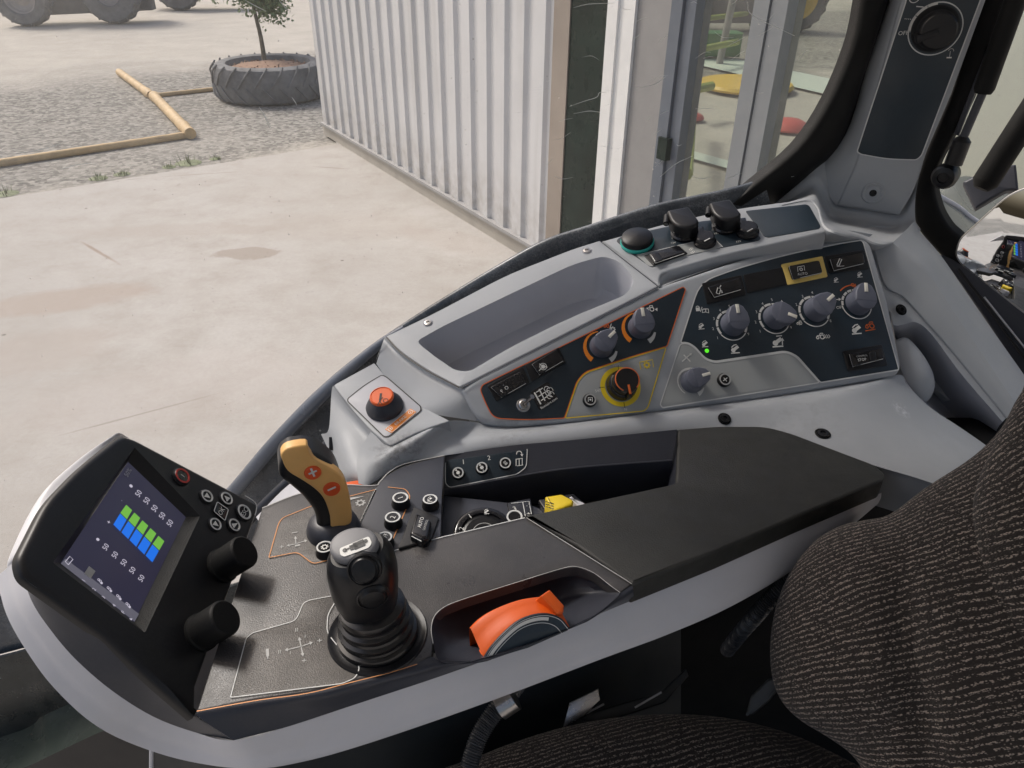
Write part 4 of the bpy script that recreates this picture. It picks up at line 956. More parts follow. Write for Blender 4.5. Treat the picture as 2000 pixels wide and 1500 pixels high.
rocker(PAN, R7([(475, 430), (705, 362), (718, 445), (520, 503)]), R7([(425, 398), (722, 336), (757, 486), (465, 556)]), ic=lambda m: (m.line(R7([(535, 470), (545, 430), (568, 440), (558, 478), (535, 470)]), 1.5, W), m.line(R7([(560, 430), (570, 412)]), 1.5, W), m.text('s', R7((576, 460)), 5, W)), tilt=.0008)
mb = MB(); slab(mb, PAN, fil(R7([(738, 332), (1046, 272), (1066, 406), (768, 472)]), 3), .0018, 0, M['black'], .0008); mb.build('blanking_plate', con)
rocker(PAN, R7([(1082, 272), (1298, 232), (1322, 320), (1112, 368)]), R7([(1020, 256), (1330, 194), (1370, 350), (1070, 413)]), ic=lambda m: (m.line(R7([(1148, 310), (1145, 275), (1195, 265), (1198, 300)]), 1.4, M['dimwhite']), m.arc(R7((1172, 292)), 2.6, 0, 360, 1.5, M['dimwhite'], 10), m.text('AUTO', R7((1182, 326)), 5, M['dimwhite'])), frame_m='paleyellow', lab='rocker in a pale yellow frame').name
rocker(PAN, R7([(1390, 218), (1622, 168), (1640, 250), (1418, 303)]), R7([(1345, 197), (1640, 147), (1682, 290), (1380, 322)]), ic=lambda m: (m.line(R7([(1440, 262), (1462, 212), (1478, 216), (1456, 265), (1440, 262)]), 1.5, W), m.line(R7([(1440, 272), (1496, 266)]), 1.3, M['dimwhite'])), tilt=.0008)
rs = rocker(PAN, R7([(1535, 932), (1765, 886), (1787, 965), (1560, 1024)]), R7([(1480, 908), (1775, 858), (1820, 1016), (1520, 1060)]), ic=lambda m: (m.text('CONTROL', R7((1630, 942)), 3.2, M['dimwhite']), m.text('STOP', R7((1630, 970)), 5, W)))
mb = MB(); slab(mb, PAN, fil(R7([(1685, 915), (1732, 905), (1742, 968), (1695, 980)]), 3), .0075, .003, M['black'], .0012); mb.build('lock_tab', rs)
R6 = lambda p: Z('R6', p)
rocker(PAN, R6([(258, 940), (505, 812), (552, 908), (345, 1026)]), R6([(222, 930), (528, 765), (585, 905), (300, 1060)]), ic=lambda m: (m.text('P', R6((350, 972)), 6.5, W, (.5, -.86)), m.text('O', R6((388, 945)), 7, W, (.85, -.5)), m.text('-', R6((362, 922)), 5, W)))
rocker(PAN, R6([(605, 745), (810, 625), (868, 718), (668, 835)]), R6([(545, 755), (832, 602), (892, 732), (598, 895)]), ic=lambda m: (m.disc(R6((700, 765)), 4, W), m.arc(R6((700, 765)), 6.5, 0, 360, 1.2, W, 14), m.line(R6([(668, 742), (690, 758)]), 1.4, W), m.line(R6([(735, 770), (712, 764)]), 1.4, W), m.line(R6([(665, 800), (690, 775)]), 1.4, W)))
# ---- socket deck fittings
S1 = lambda p: Z('S1', p)
mb = MB(); slab(mb, TRAY, fil(S1([(212, 482), (240, 452), (600, 372), (900, 325), (1188, 300), (1346, 458, 14), (1330, 478), (1050, 532), (690, 600), (495, 690), (330, 580)]), 5), .0006, -.002, M['navy'], .0003); sp1 = mb.build('switch_panel', con)
mb = MB(); slab(mb, TRAY, fil(S1([(1222, 247), (1695, 195), (1722, 205), (1822, 382, 10), (1400, 456), (1372, 446)]), 4), .0006, -.002, M['navy'], .0003); o = mb.build('blanking_plate', con); o['label'] = 'blank dark blue plate beside the sockets'
mb = MB(); slab(mb, TRAY, fil(S1([(372, 594), (640, 530), (958, 460), (985, 468), (1046, 528), (760, 596), (500, 682), (470, 676)]), 4), .0011, 0, M['greyflat'], .0003); o = mb.build('label_plate', con)
mk = Marks(TRAY, .0014); mk.line(S1([(372, 594), (640, 530), (958, 460), (985, 468), (1046, 528)]), 1.2, M['line']); 
for p in ((370, 570), (662, 495), (998, 422), (1172, 485)): mk.text('12V', S1(p), 3.6, W, (1, -.12))
mk.text('8', S1((800, 545)), 8, W, (.9, .4)); mk.text('8', S1((812, 570)), 8, W, (.9, .4)); mk.build('print', sp1)
def cap_lid(q, hinge):
    """power socket with a hinged flip lid: q = lid outline in the picture"""
    Q = [Vector(p) for p in q]; mb = MB(); h = .026
    slab(mb, TRAY, fil([tuple(p) for p in Q], 9), h, h - .019, M['black'], .004, ref=h, steps=4); so = mb.build('power_socket', con)
    mb = MB(); c = sum([q_.to_2d() for q_ in Q], Vector((0, 0))) / len(Q); oc = TRAY.P(c.x, c.y, h); oc = oc - TRAY.n * h
    lathe(mb, oc, TRAY.n, [(.0185, 0), (.0185, .004), (.0165, .006), (.0165, .012)], M['gloss'], 32); mb.build('collar', so)
    mb = MB(); a = TRAY.P(*hinge[0], h) - TRAY.n * .008; b = TRAY.P(*hinge[1], h) - TRAY.n * .008; tube(mb, [a, b], .0042, M['black'], 12); dd = (b - a).normalized(); tube(mb, [a - dd * .001, a - dd * .0002], .0024, M['steel'], 10); mb.build('hinge', so)
cap_lid(S1([(608, 240, 4), (782, 208, 4), (862, 318), (850, 352), (785, 378), (712, 372), (645, 330)]), (S1((605, 312)), S1((612, 250))))
cap_lid(S1([(938, 180, 4), (1105, 150, 4), (1192, 262), (1182, 292), (1110, 318), (1035, 310), (968, 262)]), (S1((935, 245)), S1((942, 190))))
mb = MB(); o = TRAY.P(*S1((378, 505)), .0); k = TRAY.px(*S1((378, 505)))
lathe(mb, o, TRAY.n, [(25 * k, .0005), (25.5 * k, .004), (24 * k, .006)], M['teal'], 40); us = mb.build('accessory_socket', con); us['label'] = 'round black socket cap with a teal ring'
mb = MB(); lathe(mb, o, TRAY.n, [(23.5 * k, .005), (24 * k, .008), (23 * k, .0125), (20.5 * k, .0142), (0, .0148)], M['black'], 40); mb.build('cap', us)
for c in ((906, 500), (1240, 425)):
    mb = MB(); o = TRAY.P(*S1(c)); k = TRAY.px(*S1(c)); lathe(mb, o, TRAY.n, [(17 * k, .0006), (17 * k, .004), (14.5 * k, .0055), (14 * k, .012), (12 * k, .0135), (0, .0138)], M['gloss'], 32)
    fo = mb.build('fuse_cap', con); mk = Marks(Plane(o + TRAY.n * .0137, TRAY.n), .0004); x, y = S1(c); mk.line([(x - 1, y - 4), (x + 10, y - 10)], 1.8, W if c[0] < 1000 else M['dimwhite']); mk.build('slot', fo)
mb = MB(); box(mb, TRAY.P(*S1((868, 430)), .006), (TRAY.u, TRAY.v, TRAY.n), (.006, .010, .006), M['gloss'], .002); mb.build('latch', con)
mb = MB(); box(mb, TRAY.P(*S1((1200, 360)), .006), (TRAY.u, TRAY.v, TRAY.n), (.006, .010, .006), M['gloss'], .002); mb.build('latch', con)
rocker(TRAY, S1([(478, 588), (690, 528), (745, 580), (520, 655)]), S1([(430, 600), (705, 522), (775, 585), (505, 680)]), h=.007)

# ================================================================= CORNER PILLAR
pil = thing('corner_pillar', 'grey corner pillar trim with a tall dark blue plate and one black rotary knob', 'pillar', PIL.P(1700, 400))
S2 = lambda p: Z('S2', p)
mb = MB()
colm = fil([(1884, -420, 2), (1776, -60, 20), (1757, 10, 20), (1735, 90, 20), (1700, 215, 20), (1672, 320, 20), (1634, 402, 3), (1756, 421, 4), (1779, 384, 10), (1796, 345, 20), (1808, 300, 20), (1856, 190, 30), (1947, -60, 20), (2078, -420, 2)], 6)
slab(mb, PIL, colm, .004, -.03, M['grey'], .004, ref=.002)
fo_ = on(PIL, [(1850, -420), (1752, -60), (1738, 0), (1720, 55), (1690, 140), (1672, 212), (1647, 270), (1588, 338)], -.022)
fi_ = on(PIL, [(1888, -420), (1780, -60), (1762, 5), (1742, 80), (1712, 185), (1690, 265), (1668, 335), (1634, 402)], .001)
fm_ = [a.lerp(b, .5) + PIL.n * .004 for a, b in zip(fo_, fi_)]
loftx(mb, [[p - PIL.n * .03 for p in fo_], fo_, fm_, fi_], M['grey'], 6, 6)
mb.build('trim', pil)
mb = MB(); PP = fil(S2([(1095, -80, 2), (1075, 20, 2), (695, 1185, 14), (725, 1205, 12), (930, 1243, 50), (1160, 1250, 14), (1200, 1215, 14), (1660, 0, 2), (1692, -80, 2)]), 6)
slab(mb, PIL, PP, .0052, 0, M['navy'], .0005, ref=.004); pp = mb.build('plate', pil)
mk = Marks(PIL, .0056); mk.line(PP, 2.6, M['line'], True); kc4 = S2((1306, 226))
mk.arc(kc4, 51, 0, 360, 2.3, M['line'], 48); mk.arc(kc4, 49, 100, 190, 5, W, 24)
for a in (122, 152, 188): mk.tick(kc4, 42, 58, a, 2, M['navy'])
mk.text('OFF', S2((1058, 258)), 8, W, (1, -.05)); mk.line(S2([(1158, 50), (1215, 55)]), 2, W)
for i in range(5): mk.line(S2([(1068 + i * 14, 147 + i), (1074 + i * 14, 147 + i)]), 1.6, W)
mk.arc(S2((1145, -20)), 10, 180, 360, 1.5, W, 12); mk.line(S2([(1395, 450), (1435, 450)]), 2.5, W); mk.line(S2([(1418, 445), (1425, 400)]), 1.2, M['dimwhite']); mk.arc(S2((1430, 400)), 5, 0, 180, 1.2, M['dimwhite'], 8)
mk.build('print', pp)
mb = MB(); o = PIL.P(*kc4, .0052); k = PIL.px(*kc4)
lathe(mb, o, PIL.n, [(46 * k, 0), (45 * k, .004), (40 * k, .009), (38 * k, .012), (36 * k, .028), (32 * k, .031), (0, .032)], M['black'], 48)
d = PIL.u * math.cos(R(205)) + PIL.v * math.sin(R(205)); e = PIL.n.cross(d); box(mb, o + d * 20 * k + PIL.n * .020, (d, e, PIL.n), (22 * k, 8 * k, .014), M['black'], .004); mb.build('rotary_knob', pil)
mb = MB(); o = PIL.P(1705, 377, .004); k = PIL.px(1705, 377)
lathe(mb, o, PIL.n, [(22 * k, 0), (20 * k, .002), (17 * k, .0015), (15 * k, -.0008), (9 * k, .0006), (7 * k, .0006)], M['grey'], 36); lathe(mb, o, PIL.n, [(7 * k, .0007), (6 * k, .0009), (0, .0007)], M['black'], 20); mb.build('screw_hole', pil)

# ================================================================= SIDE WINDOW (glass, frit band, rubber seal)
win = thing('side_window', 'large dusty curved cornered side window with black seal above the console', 'window', WIN.P(1000, 520))
FC = [(-420, 1275), (-160, 1205), (0, 1164), (120, 1130), (260, 1080), (390, 1010), (461, 949), (536, 861), (614, 780), (674, 723), (744, 666), (779, 641), (860, 589), (990, 511), (1068, 470), (1157, 441), (1280, 402), (1420, 372), (1490, 352)]
SEAL = [(1490, 352), (1552, 298), (1600, 236), (1640, 160), (1672, 75), (1687, 0), (1705, -90), (1784, -420)]
GL = [(-420, -420)] + SEAL[::-1] + FC[::-1][1:]
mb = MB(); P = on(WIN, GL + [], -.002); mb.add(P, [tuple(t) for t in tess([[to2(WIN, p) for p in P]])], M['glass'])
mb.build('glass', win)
M['frit'] = mat('dusty black glass border', (.045, .054, .066), .26, var=.3, vscale=10, dust=.8, dcol=(.42, .44, .46))
M['speck'] = mat('dirty black sill', (.010, .014, .014), .3, var=.4, vscale=14, dust=.16, dcol=(.40, .43, .39))
for mm in ('speck', 'frit'):
    nt_ = M[mm].node_tree; b_ = nt_.nodes['Principled BSDF']; src = b_.inputs['Base Color'].links[0].from_socket
    v_ = nt_.nodes.new('ShaderNodeTexVoronoi'); v_.inputs['Scale'].default_value = 55; tc_ = nt_.nodes.new('ShaderNodeTexCoord'); nt_.links.new(tc_.outputs['Object'], v_.inputs['Vector'])
    r1 = nt_.nodes.new('ShaderNodeMapRange'); r1.inputs[1].default_value = .06; r1.inputs[2].default_value = .14; r1.inputs[3].default_value = 1; r1.inputs[4].default_value = 0; nt_.links.new(v_.outputs['Distance'], r1.inputs[0])
    r2 = nt_.nodes.new('ShaderNodeMapRange'); r2.inputs[1].default_value = .55; r2.inputs[2].default_value = .95; nt_.links.new(v_.outputs['Color'], r2.inputs[0])
    mu = nt_.nodes.new('ShaderNodeMath'); mu.operation = 'MULTIPLY'; nt_.links.new(r1.outputs[0], mu.inputs[0]); nt_.links.new(r2.outputs[0], mu.inputs[1])
    mx_ = nt_.nodes.new('ShaderNodeMix'); mx_.data_type = 'RGBA'; nt_.links.new(mu.outputs[0], mx_.inputs[0]); nt_.links.new(src, mx_.inputs[6]); mx_.inputs[7].default_value = (.5, .52, .5, 1); nt_.links.new(mx_.outputs[2], b_.inputs['Base Color'])
off = []
FS = spl(FC, 4)
for i, p in enumerate(FS):
    d = (FS[min(len(FS) - 1, i + 1)] - FS[max(0, i - 1)]).normalized(); off.append(p + Vector((-d.y, d.x)) * (120 if p.x > 500 else 110))
mb = MB(); a0 = on(WIN, FS, -.004); b0 = on(WIN, off, .012)
loft_raw(mb, [[p - WIN.n * .008 for p in a0], a0, [a.lerp(b, .12) + WIN.n * .004 for a, b in zip(a0, b0)], [a.lerp(b, .34) + WIN.n * .003 for a, b in zip(a0, b0)], [a.lerp(b, .7) + WIN.n * .004 for a, b in zip(a0, b0)], b0], M['frit'], 5)
mb.build('border_band', win)
mb = MB(); et = spl([(330, 1062), (400, 1018), (461, 955), (536, 867), (614, 786), (674, 729), (744, 671), (790, 640)], 6)  # tube added in place of the pale blue reflection along this edge
M['glint'] = mat('blue grey glossy edge bead', (.16, .18, .22), .22, var=.1, dust=.35)
tube(mb, on(WIN, et, .012), [.013 - .009 * max(0, (i - 24) / 20) for i in range(len(et))], M['glint'], 14); mb.build('edge_tube', win)
M['scratch'] = mat('glass scratch', (.75, .77, .75), .5)
mb = MB(); rnd = random.Random(3)
def scratch(pts, wpx=.55):
    P = spl(pts, 5); n_ = len(P); A = []; B = []
    for i, p in enumerate(P):
        d = (P[min(n_ - 1, i + 1)] - P[max(0, i - 1)]).normalized(); t_ = Vector((-d.y, d.x)) * wpx * (.25 + .75 * math.sin(math.pi * (i + .5) / n_)); A.append(WIN.P(p.x + t_.x, p.y + t_.y, .001)); B.append(WIN.P(p.x - t_.x, p.y - t_.y, .001))
    strip(mb, A, B, M['scratch'])
for pts in ([(1112, 208), (1140, 198), (1165, 190), (1171, 181), (1185, 180)], [(1120, 222), (1150, 217), (1172, 219)], [(1240, 172), (1275, 166), (1300, 150)], [(478, 0), (500, 12), (520, 22)], [(506, 208), (518, 228), (528, 250)], [(545, 0), (555, 12), (562, 20)], [(1290, 345), (1320, 320), (1352, 305)], [(1120, 15), (1150, 8), (1200, 6)], [(1460, 5), (1470, 30), (1552, 70)], [(570, 190), (577, 200), (580, 206)], [(120, 330), (150, 322), (180, 318)], [(30, 300), (80, 292), (120, 280)]): scratch(pts, .7)
for i in range(36):
    x, y = rnd.uniform(1060, 1560), rnd.uniform(0, 380); a = rnd.uniform(-.9, .5); l = rnd.uniform(8, 40); b_ = rnd.uniform(-6, 6)
    if y > 470 - (x - 1060) * .22: continue
    scratch([(x, y), (x + l * .5 * math.cos(a) - b_ * .5, y + l * .5 * math.sin(a) + b_), (x + l * math.cos(a), y + l * math.sin(a))], rnd.uniform(.22, .45))
mb.build('scratches', win)['kind'] = 'stuff'
mb = MB(); so = spl([(1432, 399), (1470, 366)] + SEAL[1:], 5); si = spl([(1518, 400), (1545, 378)] + [(1590, 340), (1650, 272), (1692, 142), (1737, 0), (1762, -90), (1856, -420)], 5)
n = min(len(so), len(si)); so = resample([p.to_3d() for p in so], 34); si = resample([p.to_3d() for p in si], 34)
A = on(WIN, so, .004); B = [PIL.P(p.x, p.y, -.030) for p in si]
loft_raw(mb, [[p - WIN.n * .03 for p in A], A, [a.lerp(b, .25) + WIN.n * .012 for a, b in zip(A, B)], [a.lerp(b, .6) + WIN.n * .016 for a, b in zip(A, B)], B], M['rubber'], 5)
mb.build('seal', win)
# ---- dark door sill below the glass, at the front
sill = thing('door_sill', 'dirty dark door sill below the glass at the front of the cab', 'sill', WIN.P(60, 1350))
mb = MB()
e0 = on(WIN, [(-480, 1392), (0, 1281), (79, 1254), (180, 1225), (420, 1150), (620, 1090)], .012); e1 = on(WIN, [(-480, 1407), (0, 1296), (79, 1268), (180, 1240), (420, 1165), (620, 1105)], .03)
e2 = on(WIN, [(-480, 1560), (0, 1440), (90, 1395), (200, 1350), (420, 1280), (620, 1200)], .05); e3 = on(WIN, [(-480, 1720), (0, 1520), (110, 1470), (220, 1420), (420, 1350), (620, 1260)], .16); e4 = on(WIN, [(-480, 2100), (0, 1800), (150, 1700), (300, 1640), (480, 1560), (680, 1460)], .20)
loftx(mb, [e0, e1, e2], M['speck'], 5, 5); mb.build('upper_strip', sill); M['sill_reflection'] = mat('black sill with green reflection tint', (.040, .052, .042), .28, var=.25, vscale=6, dust=.15)  # green tone painted in for a reflection on the sill
mb = MB(); loftx(mb, [e2, e3], M['sill_reflection'], 5, 5); loftx(mb, [e3, e4], M['black'], 5, 4); mb.build('lower_strip', sill)
# rail between console and screen
mb = MB(); tube(mb, spl([WIN.P(440, 1070, .12), WIN.P(512, 990, .11), WIN.P(580, 925, .10), WIN.P(640, 868, .09), WIN.P(690, 830, .085)], 6), .0085, M['slate'], 16)
tag(mb.build('guide_rail'), 'thin dark rail running between the screen housing and the grey console', 'rail')
mb = MB(); loftx(mb, [[WIN.P(*p, .14) for p in ((500, 1010), (560, 950), (600, 930), (700, 925))], [WIN.P(*p, .20) for p in ((520, 1040), (570, 1000), (620, 990), (720, 985))]], M['silver'], 5, 3)
slab_o = mb.build('lower_cover', con); slab_o['label'] = 'pale lower edge of the console seen behind the lever'

# ================================================================= REAR WINDOW FRAME, STRUT, HANDLE, MIRROR
RW = Plane(PIL.P(1850, 300, -.02), (-.62, -.78, 0))
rwf = thing('rear_window_frame', 'black rubber edged rear window frame right of the grey pillar', 'window frame', RW.P(1840, 420))
mb = MB()
slab(mb, RW, fil([(2062, -420, 2), (1935, -70, 20), (1858, 180, 20), (1806, 300, 20), (1783, 372, 20), (1783, 432, 20), (1797, 456, 20), (1836, 500, 6), (1884, 520, 4), (1880, 466, 14), (1856, 448, 20), (1836, 416, 20), (1824, 372, 20), (1828, 330, 20), (1852, 285, 20), (1900, 190, 30), (1985, -70, 20), (2104, -420, 2)], 6), 0, -.03, M['rubber'], .006, ref=0); mb.build('seal', rwf)
mb = MB(); slab(mb, RW, [(1862, 262), (1928, 92), (1938, 94), (1872, 266)], .006, -.002, M['slate'], .002); mb.build('strip', rwf)  # lighter strip put in for a reflection on the black frame
LT = Plane(RW.P(1900, 600, .01), (-.45, -.80, .35))
mb = MB(); slab(mb, LT, fil([(1836, 497, 4), (1870, 500, 10), (1912, 540, 20), (2010, 618, 20), (2140, 720, 4), (2140, 960, 4), (2000, 740, 20), (1930, 632, 20)], 6), .004, -.02, M['slate'], .004); tube(mb, [LT.P(1872, 525, .006), LT.P(1930, 600, .006), LT.P(2010, 712, .006)], .0022, M['black'], 10); tube(mb, [LT.P(1922, 580, .005), LT.P(1960, 628, .005), LT.P(2010, 690, .005)], .0015, M['silver'], 8); mb.build('lower_trim', rwf)  # thin silver tube put in for the highlight along the trim
# gas strut
gs = thing('gas_strut', 'black gas strut with thin rod and ball joint in front of the rear window', 'gas strut', RW.P(1850, 340))
mb = MB(); GA, GB, GC, GD = RW.P(2118, -380, .03), RW.P(1919, 182, .03), RW.P(1879, 275, .03), RW.P(1862, 320, .03)
tube(mb, [GA, GB.lerp(GA, .02), GB], [.0135, .0135, .011], M['rubber'], 22); mb.build('cylinder', gs)
mb = MB(); tube(mb, [GB, GC], .0058, M['slate'], 16); mb.build('rod', gs)
mb = MB(); tube(mb, [GC.lerp(GB, .1), GC, GD], [.006, .0125, .0125], M['black'], 18); o = RW.P(1846, 344, .022); lathe(mb, o, RW.n, [(0, -.02), (.017, -.02), (.0185, .004), (.015, .012), (.008, .014), (.0075, .010), (0, .010)], M['black'], 28); mb.build('ball_joint', gs)
# rear fender seen through the window
mb = MB(); FN = [[at(1826, 372, 1.75), at(1860, 352, 1.8), at(1900, 345, 1.9), at(1990, 372, 2.0), at(2100, 420, 2.0)], [at(1826, 380, 1.65), at(1870, 405, 1.68), at(1905, 432, 1.7), at(1990, 480, 1.7), at(2100, 540, 1.7)], [at(1830, 460, 1.55), at(1870, 480, 1.55), at(1910, 500, 1.55), at(1990, 560, 1.55), at(2100, 620, 1.55)]]
M['fender'] = mat('grey green fender paint', (.14, .15, .145), .25, var=.2, vscale=3, dust=.2)
loftx(mb, FN, M['fender'], 6, 6); fe = thing('rear_fender', 'grey rear fender seen through the rear window', 'fender', FN[1][1]); f_ = mb.build('panel', fe)
mb = MB(); tube(mb, spl(FN[1][:4], 5), .007, M['silver'], 10); mb.build('edge_tube', fe)
# grab handle
gh = thing('grab_handle', 'thick black grab handle on a square plate outside the rear window', 'handle', RW.P(1923, 360))
mb = MB(); H0, H1 = at(1924, 356, 1.25), at(2190, -55, 1.14); tube(mb, [H0 + (H0 - H1).normalized() * .012, H0 + (H0 - H1).normalized() * .004, H0, H1], [.012, .018, .0205, .0205], M['rubber'], 24); mb.build('grip', gh)
mb = MB(); HPn = plane_px(1930, 370, 1.3, (-.5, -.7, .5)); slab(mb, HPn, fil([(1880, 355), (1905, 408), (1965, 372), (1990, 372), (1985, 320), (1930, 330)], 4), 0, -.02, M['slate'], .004); mb.build('plate', gh)
# mirror
mc = at(1990, 490, .86); tgt = DISP.P(330, 1000) * .5 + LP.P(620, 930) * .5
nm = ((CAM - mc).normalized() + (tgt - mc).normalized()).normalized(); MP = Plane(mc, nm)
MRAD = .85
mir = thing('cab_mirror', 'rounded mirror with a thin bright rim reflecting the lever and screen', 'mirror', mc)
MO = fil([(1864, 496, 14), (1872, 466, 12), (1970, 376, 30), (2040, 352, 30), (2140, 350, 10), (2140, 690, 10), (2010, 622, 30), (1912, 545, 30), (1872, 514, 14)], 8)
M['mirror'] = mat('mirror', (.85, .87, .88), .015, 1)
mb = MB(); slab(mb, MP, MO, -.004, -.022, M['steel'], .002, ref=-.004); mb.build('shell', mir)
mb = MB(); P = [to2(MP, MP.P(*p)) for p in MO]; P = inset(P, .003); cm = to2(MP, MP.P(1965, 492)); n = len(P); rg = []
for i in range(17):
    s_ = 1 - i / 16 * .997; rg.append([to3(MP, cm + (p - cm) * s_, .003 - min(.011, ((p - cm) * s_).length_squared / (2 * MRAD))) for p in P])
for a, b in zip(rg, rg[1:]): mb.add(a + b, [(i, (i + 1) % n, n + (i + 1) % n, n + i) for i in range(n)], M['mirror'])
mb.build('mirror_glass', mir, sharp=89)

# ================================================================= DRIVER'S SEAT
def pillow(mb, pl, out, H, back, m, uref, rows=9, ucen=None, p=2.6):
    Q = [to2(pl, pl.P(*q)) for q in out]; c = ucen if ucen else sum(Q, Vector((0, 0))) / len(Q); n = len(Q)
    rings = [([to3(pl, q, -back) for q in Q])]
    for i in range(rows + 1):
        s = math.cos(math.pi / 2 * i / (rows + .4)); s = max(s, .04)
        h = H * (1 - s ** p) ** (1 / 2.0)
        rings.append([to3(pl, c + (q - c) * s, h) for q in Q])
    for a, b in zip(rings, rings[1:]):
        k0 = mb.add(a + b, [(i, (i + 1) % n, n + (i + 1) % n, n + i) for i in range(n)], m)
    mb.add(rings[-1], [tuple(range(n))], m)
    du, dv = uref
    for i, v in enumerate(mb.v):
        q = v - pl.o; cc3 = to3(pl, c, 0) - pl.o; dz = max(0, H - q.dot(pl.n)); a_ = q.dot(dv) - cc3.dot(dv); mb.uv[i] = (q.dot(du), q.dot(dv) + dz * .55 * max(-1, min(1, a_ / .12)))
seat = thing('driver_seat', 'driver seat in dark cloth woven with rows of tan loops', 'seat', at(1700, 1500, .8))
SP = plane_px(1750, 1200, .70, (-.42, -.42, .42)); 
du = (SP.P(1850, 1174) - SP.P(1750, 1200)).normalized(); dv = SP.n.cross(du)
BO = spl([(2110, 640), (2040, 712), (1990, 775), (1955, 838), (1900, 893), (1810, 952), (1740, 1004), (1690, 1016), (1640, 1028), (1592, 1058), (1552, 1106), (1522, 1170), (1508, 1240), (1509, 1310), (1526, 1362), (1562, 1402), (1620, 1438), (1668, 1474), (1700, 1525), (1735, 1600), (1900, 1700), (2250, 1700), (2350, 1200), (2300, 700)], 4, True)
mb = MB(); pillow(mb, SP, BO, .075, .12, M['cloth'], (du, dv), 26, to2(SP, SP.P(1960, 1250)), 2.2)
fa, fb = to2(SP, SP.P(1772, 1090)), to2(SP, SP.P(1850, 1600)); fd = (fb - fa).normalized()
for v in mb.v:                                 # soft fold down the bolster
    q = to2(SP, v) - fa; al = q.dot(fd); ac = abs(q.x * fd.y - q.y * fd.x)
    if (v - SP.o).dot(SP.n) > .01: v -= SP.n * .013 * math.exp(-(ac / .016) ** 2) * min(1, max(0, al / .06 + .3))
mb.build('back_bolster', seat, sharp=60)
SP2 = Plane(SP.o + SP.n * .045, SP.n)
UO = spl([(2130, 560), (2030, 690), (1985, 790), (1935, 880), (1904, 960), (1896, 1040), (1908, 1130), (1938, 1215), (1985, 1290), (2060, 1360), (2200, 1400), (2350, 1100), (2300, 600)], 4, True)
mb = MB(); pillow(mb, SP2, UO, .05, .08, M['cloth'], (du, dv), 12, to2(SP2, SP2.P(2100, 1020)), 2.4); mb.build('backrest', seat, sharp=60)
CPn = Plane(at(1250, 1460, .80), (.05, -.18, .98))
CO = spl([(820, 1545), (940, 1478), (1050, 1438), (1150, 1414), (1260, 1401), (1370, 1402), (1480, 1420), (1600, 1462), (1760, 1560), (1800, 1700), (900, 1720)], 4, True)
du2 = (CPn.P(1300, 1440) - CPn.P(1200, 1470)).normalized()
mb = MB(); pillow(mb, CPn, CO, .05, .10, M['cloth'], (du2, CPn.n.cross(du2)), 12, to2(CPn, CPn.P(1250, 1570)), 2.2); mb.build('cushion', seat, sharp=60)
# ---- dark space under the armrest
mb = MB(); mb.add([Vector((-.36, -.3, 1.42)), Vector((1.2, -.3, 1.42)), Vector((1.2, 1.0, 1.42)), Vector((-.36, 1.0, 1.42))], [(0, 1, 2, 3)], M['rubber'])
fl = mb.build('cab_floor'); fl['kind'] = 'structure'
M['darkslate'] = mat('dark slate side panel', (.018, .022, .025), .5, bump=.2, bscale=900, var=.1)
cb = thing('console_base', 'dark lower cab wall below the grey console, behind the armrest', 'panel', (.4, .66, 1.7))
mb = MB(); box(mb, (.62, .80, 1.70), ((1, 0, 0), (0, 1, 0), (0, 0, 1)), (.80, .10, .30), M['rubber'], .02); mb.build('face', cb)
M['headliner'] = mat('pale headliner', (.5, .5, .5), .9)
rf_ = thing('unseen_cab_roof', 'unseen grey cab roof added overhead to shade the console and the seat', 'roof', (0, 0, 3.1))
mb = MB(); box(mb, (.55, -.15, 3.00), ((1, 0, 0), (0, 1, 0), (0, 0, 1)), (1.12, 1.34, .06), M['headliner'], .03); mb.build('headliner', rf_)  # out of view; added and sized to keep sky light off the interior
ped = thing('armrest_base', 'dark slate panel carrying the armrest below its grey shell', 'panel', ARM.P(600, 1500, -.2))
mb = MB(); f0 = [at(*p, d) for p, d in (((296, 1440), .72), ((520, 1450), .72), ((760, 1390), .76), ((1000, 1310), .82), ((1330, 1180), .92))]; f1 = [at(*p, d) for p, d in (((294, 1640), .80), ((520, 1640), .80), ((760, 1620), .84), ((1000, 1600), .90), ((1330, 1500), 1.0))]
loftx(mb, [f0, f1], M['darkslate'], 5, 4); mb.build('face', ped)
mb = MB(); tube(mb, [f0[0], f1[0]], .0022, M['silver'], 8); strip(mb, [f0[0], f1[0]], [f0[0] + Vector((-.02, .25, 0)), f1[0] + Vector((-.02, .25, 0))], M['darkslate']); mb.build('edge', ped)
def hose(pts, r, lab):
    P = spl(pts, 40); rr = [r * (1 + .10 * math.sin(i * 1.9)) for i in range(len(P))]; mb = MB(); tube(mb, P, rr, M['hose'], 14)
    return tag(mb.build('corrugated_hose'), lab, 'hose', 'ribbed hoses under the armrest')
M['hose'] = mat('ribbed grey black hose', (.055, .058, .065), .35, var=.2)
hose([at(915, 1500, .70), at(935, 1440, .71), at(965, 1392, .72), at(998, 1352, .73), at(1030, 1310, .76)], .0085, 'ribbed hose rising to a silver clamp beside the slate panel')
hose([at(1420, 1270, 1.0), at(1450, 1232, .92), at(1480, 1198, .88), at(1512, 1162, .87), at(1550, 1125, .86)], .009, 'ribbed hose half hidden between the armrest shell and the seat')
mb = MB(); tube(mb, [at(975, 1382, .70), at(1005, 1362, .70)], .012, M['steel'], 16); tag(mb.build('hose_clamp'), 'silver clamp round the ribbed hose under the armrest', 'clamp')
br = thing('seat_bracket', 'bare metal bracket with bright edges under the armrest', 'bracket', at(1150, 1380, .85))
mb = MB(); mb2 = MB()
